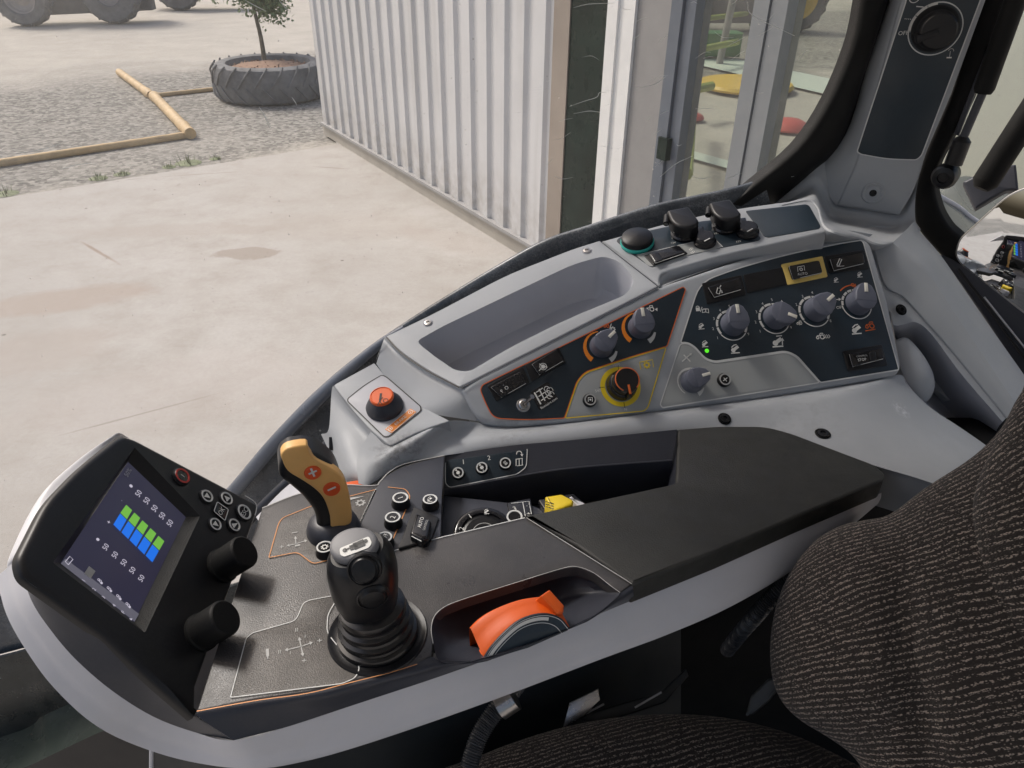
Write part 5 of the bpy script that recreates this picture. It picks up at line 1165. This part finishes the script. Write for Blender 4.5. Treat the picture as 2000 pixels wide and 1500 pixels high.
BQ1 = plane_px(1140, 1380, .84, (-.2, -.6, .7)); slab(mb, BQ1, [(1112, 1372), (1168, 1345), (1172, 1368), (1140, 1400), (1100, 1420)], 0, -.004, M['steel'], .001); mb.build('plate', br)
BQ2 = plane_px(1240, 1390, .86, (-.1, -.5, .8)); slab(mb2, BQ2, [(1132, 1398), (1290, 1352), (1340, 1305), (1345, 1320), (1300, 1372), (1180, 1412), (1135, 1408)], 0, -.01, M['darkslate'], .002); mb2.build('rail', br)
mb = MB(); tube(mb, [BQ2.P(1132, 1400, .001), BQ2.P(1180, 1375, .001)], .0012, M['silver'], 6); mb.build('edge', br); mb = MB(); tube(mb, [BQ2.P(1240, 1382, .001), BQ2.P(1292, 1352, .001)], .0012, M['silver'], 6); mb.build('edge', br)
mb = MB(); slab(mb, plane_px(1480, 1330, .8, (-.4, -.5, .7)), fil([(1455, 1400), (1465, 1360), (1500, 1325), (1540, 1320), (1500, 1370), (1470, 1395)], 4), 0, -.01, M['darkslate'], .003)
tag(mb.build('belt_tongue'), 'small grey tongue hanging at the left edge of the seat back', 'strap')
# ================================================================= OUTSIDE: yard, slab, shed
GR = Plane((0, 0, 0), (0, 0, 1))
def g(x, y, h=0): return GR.P(x, y, h)
def nodes(m): nt = m.node_tree; return nt.nodes, nt.links, nt.nodes['Principled BSDF']
class NT:
    def __init__(s, m): s.N, s.L, s.b = nodes(m); s.co = s.N.new('ShaderNodeTexCoord').outputs['Object']
    def noise(s, sc, det=4, rg=.55, vec=None, dist=0):
        n = s.N.new('ShaderNodeTexNoise'); n.inputs['Scale'].default_value = sc; n.inputs['Detail'].default_value = det; n.inputs['Roughness'].default_value = rg; n.inputs['Distortion'].default_value = dist; s.L.new(vec or s.co, n.inputs['Vector']); return n.outputs['Fac']
    def vor(s, sc, out='Color', vec=None):
        n = s.N.new('ShaderNodeTexVoronoi'); n.inputs['Scale'].default_value = sc; s.L.new(vec or s.co, n.inputs['Vector']); return n.outputs[out]
    def rng(s, v, a, b, c=0, d=1):
        r = s.N.new('ShaderNodeMapRange')
        for i, k in enumerate((a, b, c, d)): r.inputs[i + 1].default_value = k
        s.L.new(v, r.inputs[0]); return r.outputs[0]
    def op(s, o, a, b=0.0, clamp=False):
        x = s.N.new('ShaderNodeMath'); x.operation = o; x.use_clamp = clamp
        for i, k in enumerate((a, b)):
            if isinstance(k, (int, float)): x.inputs[i].default_value = k
            else: s.L.new(k, x.inputs[i])
        return x.outputs[0]
    def mix(s, f, a, b):
        x = s.N.new('ShaderNodeMix'); x.data_type = 'RGBA'
        if isinstance(f, (int, float)): x.inputs[0].default_value = f
        else: s.L.new(f, x.inputs[0])
        for k, i in ((a, 6), (b, 7)):
            if isinstance(k, tuple): x.inputs[i].default_value = (*k, 1)
            else: s.L.new(k, x.inputs[i])
        return x.outputs[2]
    def dist(s, c, ang, rx, ry, wob=.75, ws=3.4):
        """1 inside a wobbly ellipse on the ground, 0 outside"""
        mp = s.N.new('ShaderNodeMapping'); mp.vector_type = 'TEXTURE'; mp.inputs['Location'].default_value = (c.x, c.y, 0); mp.inputs['Rotation'].default_value = (0, 0, ang); mp.inputs['Scale'].default_value = (rx, ry, 1); s.L.new(s.co, mp.inputs['Vector'])
        ln = s.N.new('ShaderNodeVectorMath'); ln.operation = 'LENGTH'; s.L.new(mp.outputs[0], ln.inputs[0])
        return s.op('ADD', ln.outputs['Value'], s.op('MULTIPLY', s.op('SUBTRACT', s.noise(ws, 5, .65), .5), wob * 2))
    def done(s, col, rough=None, bump=None, bd=.01, bs=.5):
        s.L.new(col, s.b.inputs['Base Color'])
        if rough is not None: s.b.inputs['Roughness'].default_value = rough
        if bump is not None:
            bp = s.N.new('ShaderNodeBump'); bp.inputs['Strength'].default_value = bs; bp.inputs['Distance'].default_value = bd; s.L.new(bump, bp.inputs['Height']); s.L.new(bp.outputs[0], s.b.inputs['Normal'])
E0, E1 = g(0, 388), g(640, 285); ed = (E1 - E0).normalized(); en = Vector((-ed.y, ed.x, 0))
W0, W1 = g(637, 262), g(1010, 490); wd = (W1 - W0).normalized(); wn = Vector((wd.y, -wd.x, 0)); wn = wn if wn.dot(CAM - W0) > 0 else -wn
FAC = Plane(W0, wn)
def sF(x, y=300): return (FAC.P(x, y) - W0).dot(wd)
# concrete
mc_ = mat('pale concrete', (.5, .46, .42), .8, bump=0); t = NT(mc_)
col = t.mix(t.rng(t.noise(.55, 6, .6), .3, .7), (.42, .40, .375), (.53, .51, .485))
col = t.mix(t.rng(t.noise(2.2, 8, .72), .40, .70, 0, .9), col, (.355, .325, .29)); col = t.mix(t.rng(t.noise(38, 5, .75), .35, .7, 0, .35), col, (.30, .275, .24))
st_ = [((487, 495), .1, .30, .17, .55, (.30, .255, .215)), ((130, 585), .4, .55, .20, .45, (.36, .29, .24)), ((60, 690), .4, .5, .3, .35, (.38, .33, .29)), ((640, 440), 0, .9, .35, .25, (.38, .34, .30)), ((330, 450), .1, .9, .16, .35, (.37, .33, .29)), ((880, 470), -.6, .5, .2, .25, (.40, .35, .31)), ((350, 760), .3, .9, .4, .2, (.44, .39, .36))]
for p, a, rx, ry, s, c in st_:
    d = t.dist(g(*p), a, rx, ry); col = t.mix(t.rng(d, .82, 1.0 if p[0] == 487 else 1.35, min(.8, s * 1.35) if s < .5 else .75, 0), col, c)
for p, q, w_ in (((155, 470), (228, 513), .018), ((610, 325), (680, 330), .02), ((320, 345), (470, 335), .012), ((100, 855), (420, 770), .010)):
    a, b = g(*p), g(*q); v = b - a; d = t.dist((a + b) / 2, math.atan2(v.y, v.x), v.length / 2, w_, .9, 3); col = t.mix(t.rng(d, .5, 1.3, .65, 0), col, (.24, .16, .11) if p[0] == 155 else (.27, .24, .21))
sp_ = t.op('MULTIPLY', t.rng(t.vor(3.3, 'Distance'), .035, .06, 1, 0), t.rng(t.vor(3.3, 'Color'), .5, .6)); col = t.mix(t.op('MULTIPLY', sp_, .8), col, (.12, .10, .09))
t.done(col, .85, t.noise(60, 5, .7), .004, .25)
mb = MB(); A_ = E0 - ed * 30; B_ = E1 + ed * .12
cp = [A_, B_, W0 - wd * .1 - wn * .2, W0 + wd * 22 - wn * .2, Vector((16, -14, 0)), Vector((-30, -14, 0))]
mb.add(cp + [p + Vector((0, 0, -.12)) for p in cp], [(0, 1, 2, 3, 4, 5)] + [(i, (i + 1) % 6, 6 + (i + 1) % 6, 6 + i) for i in range(6)], mc_)
o = mb.build('concrete_pavement'); o['kind'] = 'structure'
# gravel and dirt
mg = mat('gravel and dirt', (.3, .28, .25), .95); t = NT(mg)
vp = t.vor(19, 'Color'); sx_ = t.N.new('ShaderNodeSeparateColor'); t.L.new(vp, sx_.inputs[0]); pv = sx_.outputs[0]
gcol = t.mix(t.rng(pv, 0, 1), (.11, .105, .095), (.42, .40, .36)); gcol = t.mix(t.rng(t.vor(19, 'Distance'), .0, .06, .5, 0), gcol, (.1, .09, .08)); gcol = t.mix(t.rng(t.noise(90, 2), .3, .7, 0, .4), gcol, (.2, .19, .17))
dcol_ = t.mix(t.rng(t.noise(1.3, 6, .65), .3, .7), (.43, .40, .35), (.52, .485, .43)); dcol_ = t.mix(t.rng(t.vor(9, 'Distance'), .03, .09, .45, 0), dcol_, (.25, .22, .19))
vm = t.N.new('ShaderNodeVectorMath'); vm.operation = 'DOT_PRODUCT'; t.L.new(t.co, vm.inputs[0]); vm.inputs[1].default_value = tuple(en); off_ = E0.dot(en)
dd = t.op('ADD', t.op('SUBTRACT', vm.outputs['Value'], off_), t.op('MULTIPLY', t.op('SUBTRACT', t.noise(.45, 5, .6), .5), 4.2))
band = t.op('MULTIPLY', t.rng(dd, -.6, .35), t.rng(dd, 6.2, 9.0, 1, 0)); patch = t.rng(t.noise(.35, 4), .50, .68)
f_ = t.op('SUBTRACT', band, t.op('MULTIPLY', patch, .35), True)
t.done(t.mix(f_, dcol_, gcol), .95, t.op('ADD', t.op('MULTIPLY', pv, f_), t.noise(7, 6, .7)), .03, .9)
mb = MB(); mb.add([Vector((-90, -40, -.035)), Vector((60, -40, -.035)), Vector((60, 120, -.035)), Vector((-90, 120, -.035))], [(0, 1, 2, 3)], mg); o = mb.build('gravel_ground'); o['kind'] = 'structure'
# weeds along the slab edge
M['weed'] = mat('weed blades', (.17, .20, .10), .7, var=.3, vscale=20)
def weed(p, k, lab):
    mb = MB(); b = g(*p, -.03)
    for i in range(34):
        a = random.uniform(0, 6.28); r = random.uniform(0, .10) * k; h = random.uniform(.03, .085) * k; q = b + Vector((math.cos(a) * r, math.sin(a) * r, 0)); d = Vector((math.cos(a), math.sin(a), 0)); e = Vector((-d.y, d.x, 0)) * .006
        mb.add([q - e, q + e, q + d * h * .45 + Vector((0, 0, h)), ], [(0, 1, 2)], M['weed'])
    lathe(mb, b, (0, 0, 1), [(.11 * k, -.002), (.06 * k, .012), (0, .016)], M['weed'], 10)
    tag(mb.build('weed_tuft'), lab, 'weed', 'weeds along the concrete edge')
weed((12, 378), 1.2, 'green weed tuft at the left end of the concrete edge'); weed((192, 348), 1.0, 'larger of the two close weed tufts left of the long pole end'); weed((238, 340), .9, 'smaller weed tuft right beside the larger close pair')
weed((368, 318), 1.5, 'widest weed tuft on the concrete edge below the thick pole end'); weed((330, 326), .8, 'thin weed tuft just left of the widest one'); weed((420, 310), .7, 'smallest weed tuft nearest the corrugated wall')
# poles
M['bamboo'] = mat('pale bamboo', (.56, .40, .21), .6, var=.18, vscale=6, bump=.2, bscale=60)
def pole(p, q, r, nm, lab, knots=()):
    a, b = g(*p, r - .035), g(*q, r - .035); n = 26; P = [a.lerp(b, i / n) for i in range(n + 1)]; rr = [r * (1 + (.18 if any(abs(i / n - k) < .025 for k in knots) else 0) + .03 * math.sin(i * 2.3)) for i in range(n + 1)]
    mb = MB(); tube(mb, P, rr, M['bamboo'], 14); tag(mb.build(nm), lab, 'pole', 'bamboo poles lying on the gravel')
pole((233, 141), (295, 186), .068, 'bamboo_pole', 'short thick pale pole, upper piece of the slanting line on the gravel', (.9,))
pole((300, 187), (372, 261), .078, 'bamboo_pole', 'thickest pale pole, lower piece of the slanting line with a dark open end', (.05, .85))
pole((306, 186), (446, 171), .036, 'bamboo_pole', 'thin pale pole running from the slanting line to the tyre planter')
pole((-160, 342), (362, 264), .048, 'bamboo_pole', 'long thin pale pole nearest the concrete, crossing to the picture edge')
# tyre planter with a small tree
M['tyre'] = mat('weathered tyre rubber', (.17, .172, .175), .85, var=.3, vscale=5, dust=.9, dcol=(.3, .29, .28))
M['soil'] = mat('bark mulch', (.30, .19, .13), .95, bump=1, bscale=25, var=.4, vscale=25)
pc = g(533, 184); pc.z = -.03
pt = thing('tyre_planter', 'big tractor tyre lying flat as a planter filled with reddish mulch', 'planter', pc)
mb = MB(); lathe(mb, pc, (0, 0, 1), [(.80, 0), (.90, .04), (.93, .12), (.94, .28), (.93, .45), (.90, .54), (.80, .58), (.70, .56), (.66, .48), (.68, .40)], M['tyre'], 56)
for i in range(22):
    for up_ in (0, 1):
        a = 2 * math.pi * (i + .5 * up_) / 22; P = []
        for j in range(7):
            z = .28 + (j / 6 * .30 if up_ else -j / 6 * .26); aa = a + j / 6 * .26; r = .95 - (.03 if j > 4 else 0) - (.04 if j > 5 else 0); P.append(pc + Vector((math.cos(aa) * r, math.sin(aa) * r, z)))
        tube(mb, P, [.016] * 7, M['tyre'], 6)
ty_ = mb.build('tyre', pt); mb = MB(); lathe(mb, pc, (0, 0, 1), [(.70, .46), (.55, .50), (.35, .53), (.15, .55), (0, .55)], M['soil'], 40)
for i in range(260):
    a = random.uniform(0, 6.28); r = .68 * math.sqrt(random.random()); c = pc + Vector((math.cos(a) * r, math.sin(a) * r, .53 - .05 * r)); v = Vector((random.uniform(-1, 1), random.uniform(-1, 1), random.uniform(-.2, .5))).normalized(); e = v.cross(Vector((0, 0, 1))).normalized()
    mb.add([c - v * .04 - e * .015, c + v * .04 - e * .012, c + v * .04 + e * .012, c - v * .04 + e * .015], [(0, 1, 2, 3)], M['soil'])
mb.build('mulch', pt)
M['bark'] = mat('tree bark', (.16, .13, .09), .9, var=.3, vscale=12, bump=.5, bscale=80)
lf = [mat('leaf %d' % i, c, .6, var=.2, vscale=4) for i, c in enumerate(((.19, .26, .12), (.23, .31, .15), (.15, .21, .095)))]
tb = g(518, 135) ; tb = at(517, 122, (pc - CAM).dot(-BK)); tree = thing('small_tree', 'young leafy tree with a thin bare trunk growing in the tyre planter', 'tree', tb)
tt = at(497, 22, (pc - CAM).dot(-BK)); cc = at(487, -38, (pc - CAM).dot(-BK))
mb = MB(); tube(mb, spl([tb - Vector((0, 0, .1)), tb.lerp(tt, .5) + Vector((.02, 0, 0)), tt, tt.lerp(cc, .7)], 5), [.045 - .0016 * i for i in range(16)], M['bark'], 10)
tips = []
for i in range(16):
    d = Vector((random.gauss(0, 1), random.gauss(0, 1), random.uniform(-.25, 1))).normalized(); L_ = random.uniform(.4, .75); s0 = tt.lerp(cc, random.random()); P = [s0, s0 + d * L_ * .5 + Vector((0, 0, .08)), s0 + d * L_]; tube(mb, P, [.014, .009, .004], M['bark'], 6); tips.append(P)
mb.build('trunk', tree)
mb = MB()
for i in range(4200):
    P = random.choice(tips); u_ = random.uniform(.3, 1.05); c = P[0].lerp(P[2], u_) + Vector((random.gauss(0, .11), random.gauss(0, .11), random.gauss(-.03, .10)))
    v = Vector((random.gauss(0, 1), random.gauss(0, 1), -abs(random.gauss(.5, .6)))).normalized(); e = v.cross(Vector((random.gauss(0, 1), random.gauss(0, 1), random.gauss(0, 1)))).normalized(); l = random.uniform(.05, .10); w_ = l * .3
    mb.add([c, c + v * l * .5 + e * w_, c + v * l, c + v * l * .5 - e * w_], [(0, 1, 2, 3)], random.choice(lf))
mb.build('crown', tree)
# machines parked at the top of the yard
M['rim'] = mat('dusty pale rim', (.42, .38, .35), .6, var=.15, vscale=3)
M['machine'] = mat('dark dusty machine paint', (.075, .075, .08), .6, var=.3, vscale=2, dust=.3)
M['rusty'] = mat('dull brown machine paint', (.13, .085, .075), .7, var=.3, vscale=2, dust=.3)
def wheel(par, c, ax, Rr, rim, wdt, rm='rim', lug=18, ty='tyre'):
    ax = Vector(ax).normalized(); mb = MB(); a, b, x = frame(ax)
    lathe(mb, c, ax, [(rim, -wdt * .42), (rim * 1.12, -wdt * .5), (Rr * .9, -wdt * .5), (Rr * .97, -wdt * .36), (Rr * .97, wdt * .36), (Rr * .9, wdt * .5), (rim * 1.12, wdt * .5), (rim, wdt * .42)], M[ty], 44)
    for i in range(lug):
        for s in (-1, 1):
            t0 = 2 * math.pi * (i + (.5 if s > 0 else 0)) / lug; P = []
            for j in range(4):
                tt_ = t0 + j * .07; P.append(c + (a * math.cos(tt_) + b * math.sin(tt_)) * (Rr * (.985 if j < 3 else .93)) + x * s * wdt * (.02 + .16 * j))
            tube(mb, P, Rr * .032, M[ty], 5)
    w_ = mb.build('wheel', par); mb = MB()
    lathe(mb, c, ax, [(rim, wdt * .44), (rim * .94, wdt * .40), (rim * .86, wdt * .22), (rim * .55, wdt * .12), (rim * .35, wdt * .2), (rim * .2, wdt * .24), (0, wdt * .24)], M[rm], 32); mb.build('rim', w_)
def seat_wheel(px_, R_px, d):                 # centre so that the tyre stands on the ground
    k = d / F; c = at(*px_, d); c.z = R_px * k - .035; return c, R_px * k
w0 = g(35, 51); d0 = (w0 - CAM).dot(-BK)
tr1 = thing('parked_tractor', 'dusty parked machine with a pale rimmed big wheel at the far edge of the yard', 'tractor', w0)
c, rr = seat_wheel((45, 0), 52, d0); c0 = c
axw = (Vector((.12, -1, 0))).normalized(); wheel(tr1, c, axw, rr, rr * .56, rr * .7)
c2_, _ = seat_wheel((215, -16), 54, d0 * 1.03); wheel(tr1, c2_, axw, rr * 1.06, rr * .42, rr * .8)
mb = MB(); mid = (c + c2_) / 2 + Vector((0, .8, .45)); box(mb, mid + Vector((.5, -.3, -.55)), ((c2_ - c).normalized(), Vector((0, 0, 1)), axw), (1.5, .38, .3), M['machine'], .08); box(mb, mid, ((c2_ - c).normalized(), Vector((0, 0, 1)), axw), ((c2_ - c).length * .75, .45, .5), M['machine'], .08); box(mb, mid + Vector((0, .3, .9)), ((c2_ - c).normalized(), Vector((0, 0, 1)), axw), (1.0, .7, .6), M['machine'], .1); mb.build('body', tr1)
tr2 = thing('parked_implement', 'low brown farm implement standing behind the dark tyre', 'implement', g(340, 22))
c, rr2 = seat_wheel((345, -26), 44, (g(340, 20) - CAM).dot(-BK)); wheel(tr2, c, axw, rr2, rr2 * .45, rr2 * .6)
mb = MB(); box(mb, c + Vector((.2, .7, .5)), ((1, .1, 0), (0, 0, 1), (.1, -1, 0)), (1.6, .35, .5), M['rusty'], .06); box(mb, c + Vector((1.2, .4, -.1)), ((1, .1, 0), (0, 0, 1), (.1, -1, 0)), (.7, .25, .3), M['machine'], .05); mb.build('body', tr2)

# ================================================================= SHED FACADE
shed = thing('shed', 'grey corrugated metal shed with a low plinth, brown corner post and glazed door', 'shed', W0)
M['metal'] = mat('pale grey ribbed cladding', (.66, .66, .66), .45, var=.05, vscale=2, dust=.12, dcol=(.4, .38, .35))
M['brownpost'] = mat('brown grey corner trim', (.30, .255, .215), .55, var=.15, vscale=1.5)
M['whitepost'] = mat('white powder coated post', (.78, .78, .76), .45, var=.04)
M['greypanel'] = mat('grey panel', (.27, .265, .26), .5, var=.06, dust=.1)
M['bluegrey'] = mat('blue grey window frame', (.115, .135, .165), .4, var=.08, dust=.15)
M['midgrey'] = mat('mid grey window frame', (.21, .225, .235), .4, var=.06, dust=.15)
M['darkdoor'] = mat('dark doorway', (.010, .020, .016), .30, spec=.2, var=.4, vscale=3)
tm = NT(M['metal']); srcm = tm.b.inputs['Base Color'].links[0].from_socket; sxm = tm.N.new('ShaderNodeSeparateXYZ'); tm.L.new(tm.co, sxm.inputs[0])
mpm = tm.N.new('ShaderNodeMapping'); mpm.inputs['Scale'].default_value = (6, 6, .35); tm.L.new(tm.co, mpm.inputs['Vector'])
dm_ = tm.op('MULTIPLY', tm.rng(sxm.outputs[2], .15, .75, .8, 0), tm.rng(tm.noise(7, 6, .7), .35, .7)); stk = tm.op('MULTIPLY', tm.rng(tm.noise(1, 4, .6, mpm.outputs[0]), .52, .7), .35)
tm.L.new(tm.mix(stk, tm.mix(dm_, srcm, (.34, .31, .27)), (.44, .43, .41)), tm.b.inputs['Base Color'])
HT_ = 3.4; Zv = Vector((0, 0, 1))
def fp(s, z, o=0): return W0 + wd * s + Zv * z + wn * o
s1 = sF(1080); NR = 19; pit = s1 / NR; prof = []
for i in range(NR):
    b = i * pit; prof += [(b, 0), (b + pit * .10, .030), (b + pit * .58, .030), (b + pit * .66, 0), ]
prof.append((s1, 0)); mb = MB()
lo = [fp(s, .17, o) for s, o in prof]; hi = [fp(s, HT_, o) for s, o in prof]; strip(mb, lo, hi, M['metal']); mb.add([fp(0, .17), fp(0, HT_), fp(0, HT_, -.3), fp(0, .17, -.3)], [(0, 1, 2, 3)], M['metal']); mb.build('corrugated_wall', shed, sharp=15)
M['flash'] = mat('dull grey flashing', (.36, .355, .35), .6, var=.1)
M['plinth'] = mat('plinth concrete', (.42, .39, .34), .85, var=.12, vscale=3)
mb = MB(); a, b = 0, s1
def fbox(mb, sa, sb, za, zb, oa, ob, m):
    vs = [fp(s, z, o) for s in (sa, sb) for z in (za, zb) for o in (oa, ob)]; mb.add(vs, [(0, 1, 3, 2), (4, 6, 7, 5), (0, 4, 5, 1), (2, 3, 7, 6), (1, 5, 7, 3), (0, 2, 6, 4)], m)
fbox(mb, -.02, s1, 0, .14, -.25, .03, M['plinth']); mb.build('plinth', shed)
mb = MB(); fbox(mb, -.01, s1, .141, .172, -.02, .06, M['flash']); mb.build('base_flashing', shed)
e_ = [sF(x) for x in (1080, 1109, 1174, 1222, 1285, 1325, 1431, 1489)]
mb = MB(); fbox(mb, e_[0] + .002, e_[1], 0, HT_, -.2, .045, M['brownpost']); mb.build('corner_post', shed)
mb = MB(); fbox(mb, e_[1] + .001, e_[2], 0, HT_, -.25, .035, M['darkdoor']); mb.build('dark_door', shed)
mb = MB(); ws = e_[2]; we = e_[3]; wm_ = ws + (we - ws) * .40; fbox(mb, ws + .001, wm_, 0, HT_, -.2, .04, M['whitepost']); fbox(mb, wm_, ws + (we - ws) * .62, 0, HT_, -.2, .022, M['whitepost']); fbox(mb, ws + (we - ws) * .62, we, 0, HT_, -.2, .032, M['whitepost']); mb.build('white_post', shed)
mb = MB(); fbox(mb, e_[3] + .001, e_[4], 0, HT_, -.2, .01, M['greypanel']); mb.build('wall_panel', shed)
mb = MB(); m1 = (e_[4] + e_[5]) / 2; fbox(mb, e_[4] + .001, m1, 0, HT_, -.12, .03, M['bluegrey']); fbox(mb, m1 + .006, e_[5], 0, HT_, -.12, .01, M['bluegrey']); fbox(mb, m1 - .05, m1 + .035, 1.28, 1.42, .0, .055, M['darkdoor'])
m2 = (e_[6] + e_[7]) / 2; fbox(mb, e_[6], m2 - .004, 0, HT_, -.12, .03, M['midgrey']); fbox(mb, m2 + .004, e_[7], 0, HT_, -.12, .02, M['midgrey']); fbox(mb, m2 - .004, m2 + .004, 0, HT_, -.1, 0, M['darkdoor']); fbox(mb, e_[5], e_[7] + 3.0, 0, .08, -.12, .02, M['bluegrey']); mb.build('door_frame', shed)
mb = MB(); mb.add([fp(e_[5], .08, -.06), fp(e_[6], .08, -.06), fp(e_[6], HT_, -.06), fp(e_[5], HT_, -.06)], [(0, 1, 2, 3)], M['shopglass']); mb.add([fp(e_[7], .08, -.06), fp(e_[7] + 3, .08, -.06), fp(e_[7] + 3, HT_, -.06), fp(e_[7], HT_, -.06)], [(0, 1, 2, 3)], M['shopglass']); mb.build('door_glass', shed)
# reflection in the glazed door, built as a yard of solid things beyond it
mf = mat('brown packed earth', (.42, .36, .28), .95); t = NT(mf); col = t.mix(t.rng(t.noise(.8, 6, .65), .3, .7), (.36, .30, .23), (.50, .43, .35)); col = t.mix(t.rng(t.noise(.5, 3), .5, .62), col, (.47, .40, .36)); t.done(col, .95, t.noise(8, 5, .7), .02, .6)
mb = MB(); yq = [fp(e_[4] - .5, .006, -.3), fp(e_[7] + 8, .006, -.3), fp(e_[7] + 8, .006, -40), fp(e_[4] - .5 , .006, -40)]; mb.add(yq, [(0, 1, 2, 3)], mf); o = mb.build('earth_ground'); o['kind'] = 'structure'
M['pale'] = mat('pale green white paint', (.62, .68, .60), .6)
for i, (p, q, w_) in enumerate((((1330, 105), (1700, 186), 1.35), ((1310, 290), (1440, 326), .3))):
    a, b = g(*p, .012), g(*q, .012); d = (b - a).normalized(); e = Vector((-d.y, d.x, 0)) * w_ / 2; mb = MB(); mb.add([a - e, b - e, b + e, a + e], [(0, 1, 2, 3)], M['pale']); o = mb.build('painted_line'); o['kind'] = 'structure'
M['mgreen'] = mat('green machine paint', (.05, .19, .04), .4, var=.1); M['lime'] = mat('lime bars', (.36, .42, .08), .5); M['myellow'] = mat('yellow machine paint', (.74, .48, .05), .45, var=.06); M['mred'] = mat('red plastic', (.62, .10, .08), .45); M['dkt'] = mat('dark tyre', (.07, .075, .07), .8, var=.2)
gt = thing('green_tractor', 'green tractor with a yellow wheel, a reflection built far behind the glazed door', 'tractor', g(1548, 64))
dg_ = (g(1548, 64) - CAM).dot(-BK); c, rr = seat_wheel((1553, 6), 60, dg_); wheel(gt, c, (-.1, -1, 0), rr, rr * .64, rr * .6, 'myellow', 20, 'dkt')
mb = MB(); box(mb, c + Vector((-1.6, .6, .4)), ((1, 0, 0), (0, 0, 1), (0, -1, 0)), (1.8, .45, .5), M['mgreen'], .08); mb.build('body', gt)
mw = thing('mower', 'green mower with a round yellow deck and lime bars, a reflection built behind the glazed door', 'mower', g(1455, 172))
dm = g(1455, 172); mb = MB(); lathe(mb, dm, (0, 0, 1), [(.85, .02), (.88, .06), (.84, .11), (.4, .14), (0, .15)], M['myellow'], 44); mb.build('deck', mw)
mb = MB()
for p, q in (((1365, 38), (1470, 25)), ((1360, 98), (1440, 82)), ((1350, 176), (1390, 168)), ((1352, 200), (1340, 340))): tube(mb, [g(*p, .45), g(*q, .45)], .07, M['lime'], 8)
mb.build('bar', mw)
mb = MB(); box(mb, g(1395, 85, .3), ((1, .1, 0), (0, 0, 1), (.1, -1, 0)), (.55, .25, .3), M['mgreen'], .06); box(mb, g(1410, 20, .5), ((1, .1, 0), (0, 0, 1), (.1, -1, 0)), (1.1, .3, .4), M['machine'], .06); tube(mb, [g(1466, 48, .1), g(1474, -10, .5)], .05, M['mgreen'], 8); mb.build('body', mw)
mb = MB(); tube(mb, [g(1405, 125, 0), g(1405, 125, 0) + Vector((.15, .1, 1.9))], .08, M['greypanel'], 12); tag(mb.build('grey_post'), 'blurred grey post, a reflection built behind the glazed door, in front of the mower', 'post')
for p, k, lab in (((1540, 252), 1.0, 'flat red plastic dome on the ground right of the double door bar'), ((1352, 232), .62, 'small red plastic dome at the foot of the dark frame left of the pane')):
    mb = MB(); c = g(*p); lathe(mb, c, (0, 0, 1), [(.28 * k, 0), (.30 * k, .03 * k), (.26 * k, .09 * k), (.16 * k, .14 * k), (0, .16 * k)], M['mred'], 30); tag(mb.build('red_dome'), lab, 'dome', 'red domes reflected in the glass, built behind it')
mb = MB(); c = g(1500, 338); box(mb, c + Vector((0, 0, .04)), (Vector((.9, -.35, 0)), Vector((.35, .9, 0)), Zv), (.24, .15, .04), M['whitepost'], .01); pb = thing('paper_box', 'flat white box with red and blue marks near the glazed door sill', 'box', c); mb.build('carton', pb)
mk = Marks(Plane(c + Vector((0, 0, .081)), (0, 0, 1)), .001); mk.poly([(1486, 322), (1498, 326), (1490, 336)], M['mred']); M['bl'] = mat('blue print', (.15, .25, .6), .5); mk.line([(1502, 340), (1510, 334), (1516, 342)], 3, M['bl']); mk.build('print', pb)
# pale building beyond the rear window
wb = thing('white_building', 'plain white building wall seen through the rear window', 'building', at(1950, 300, 9))
M['render'] = mat('white render', (.86, .855, .84), .8, var=.04, vscale=1.5)
c = at(1905, 250, 6); mb = MB(); box(mb, Vector((c.x, c.y, 1.7)) + wd * 5.2, (wd, Zv, wn), (6, 2.2, .15), M['render'], .01); mb.build('wall', wb)

# ================================================================= light, sky, camera
SUN_EL, SUN_AZ = R(48), R(-55)        # azimuth from +Y (towards the window side), negative = towards the front of the cab
w = bpy.data.worlds.new('World'); scene.world = w; w.use_nodes = True
nt = w.node_tree; bg = nt.nodes['Background']; sk_ = nt.nodes.new('ShaderNodeTexSky'); sk_.sky_type = 'NISHITA'; sk_.sun_disc = False; sk_.sun_elevation = SUN_EL; sk_.sun_rotation = SUN_AZ
sk_.air_density = 1.0; sk_.dust_density = 6.0; sk_.ozone_density = .6
nt.links.new(sk_.outputs[0], bg.inputs[0]); bg.inputs[1].default_value = .105
sd = Vector((math.sin(SUN_AZ) * math.cos(SUN_EL), math.cos(SUN_AZ) * math.cos(SUN_EL), math.sin(SUN_EL)))
sl = bpy.data.lights.new('sun', 'SUN'); sl.energy = 1.5; sl.angle = R(11); sl.color = (1, .97, .93); so_ = bpy.data.objects.new('sun', sl); COL.objects.link(so_); so_.rotation_euler = sd.to_track_quat('Z', 'Y').to_euler()
cam = bpy.data.cameras.new('camera'); cam.sensor_width = 36; cam.sensor_fit = 'HORIZONTAL'; cam.lens = F * 36 / 2000; cam.clip_start = .02; cam.clip_end = 500
co_ = bpy.data.objects.new('camera', cam); COL.objects.link(co_)
co_.matrix_world = Matrix(((RT.x, UP.x, BK.x, CAM.x), (RT.y, UP.y, BK.y, CAM.y), (RT.z, UP.z, BK.z, CAM.z), (0, 0, 0, 1)))
scene.camera = co_
vs = scene.view_settings; vs.view_transform = 'Standard'; vs.look = 'None'; vs.gamma = 1; vs.use_curve_mapping = False; vs.exposure = .5
scene.render.engine = 'CYCLES'; scene.cycles.use_denoising = True; scene.cycles.max_bounces = 8; scene.cycles.transparent_max_bounces = 16
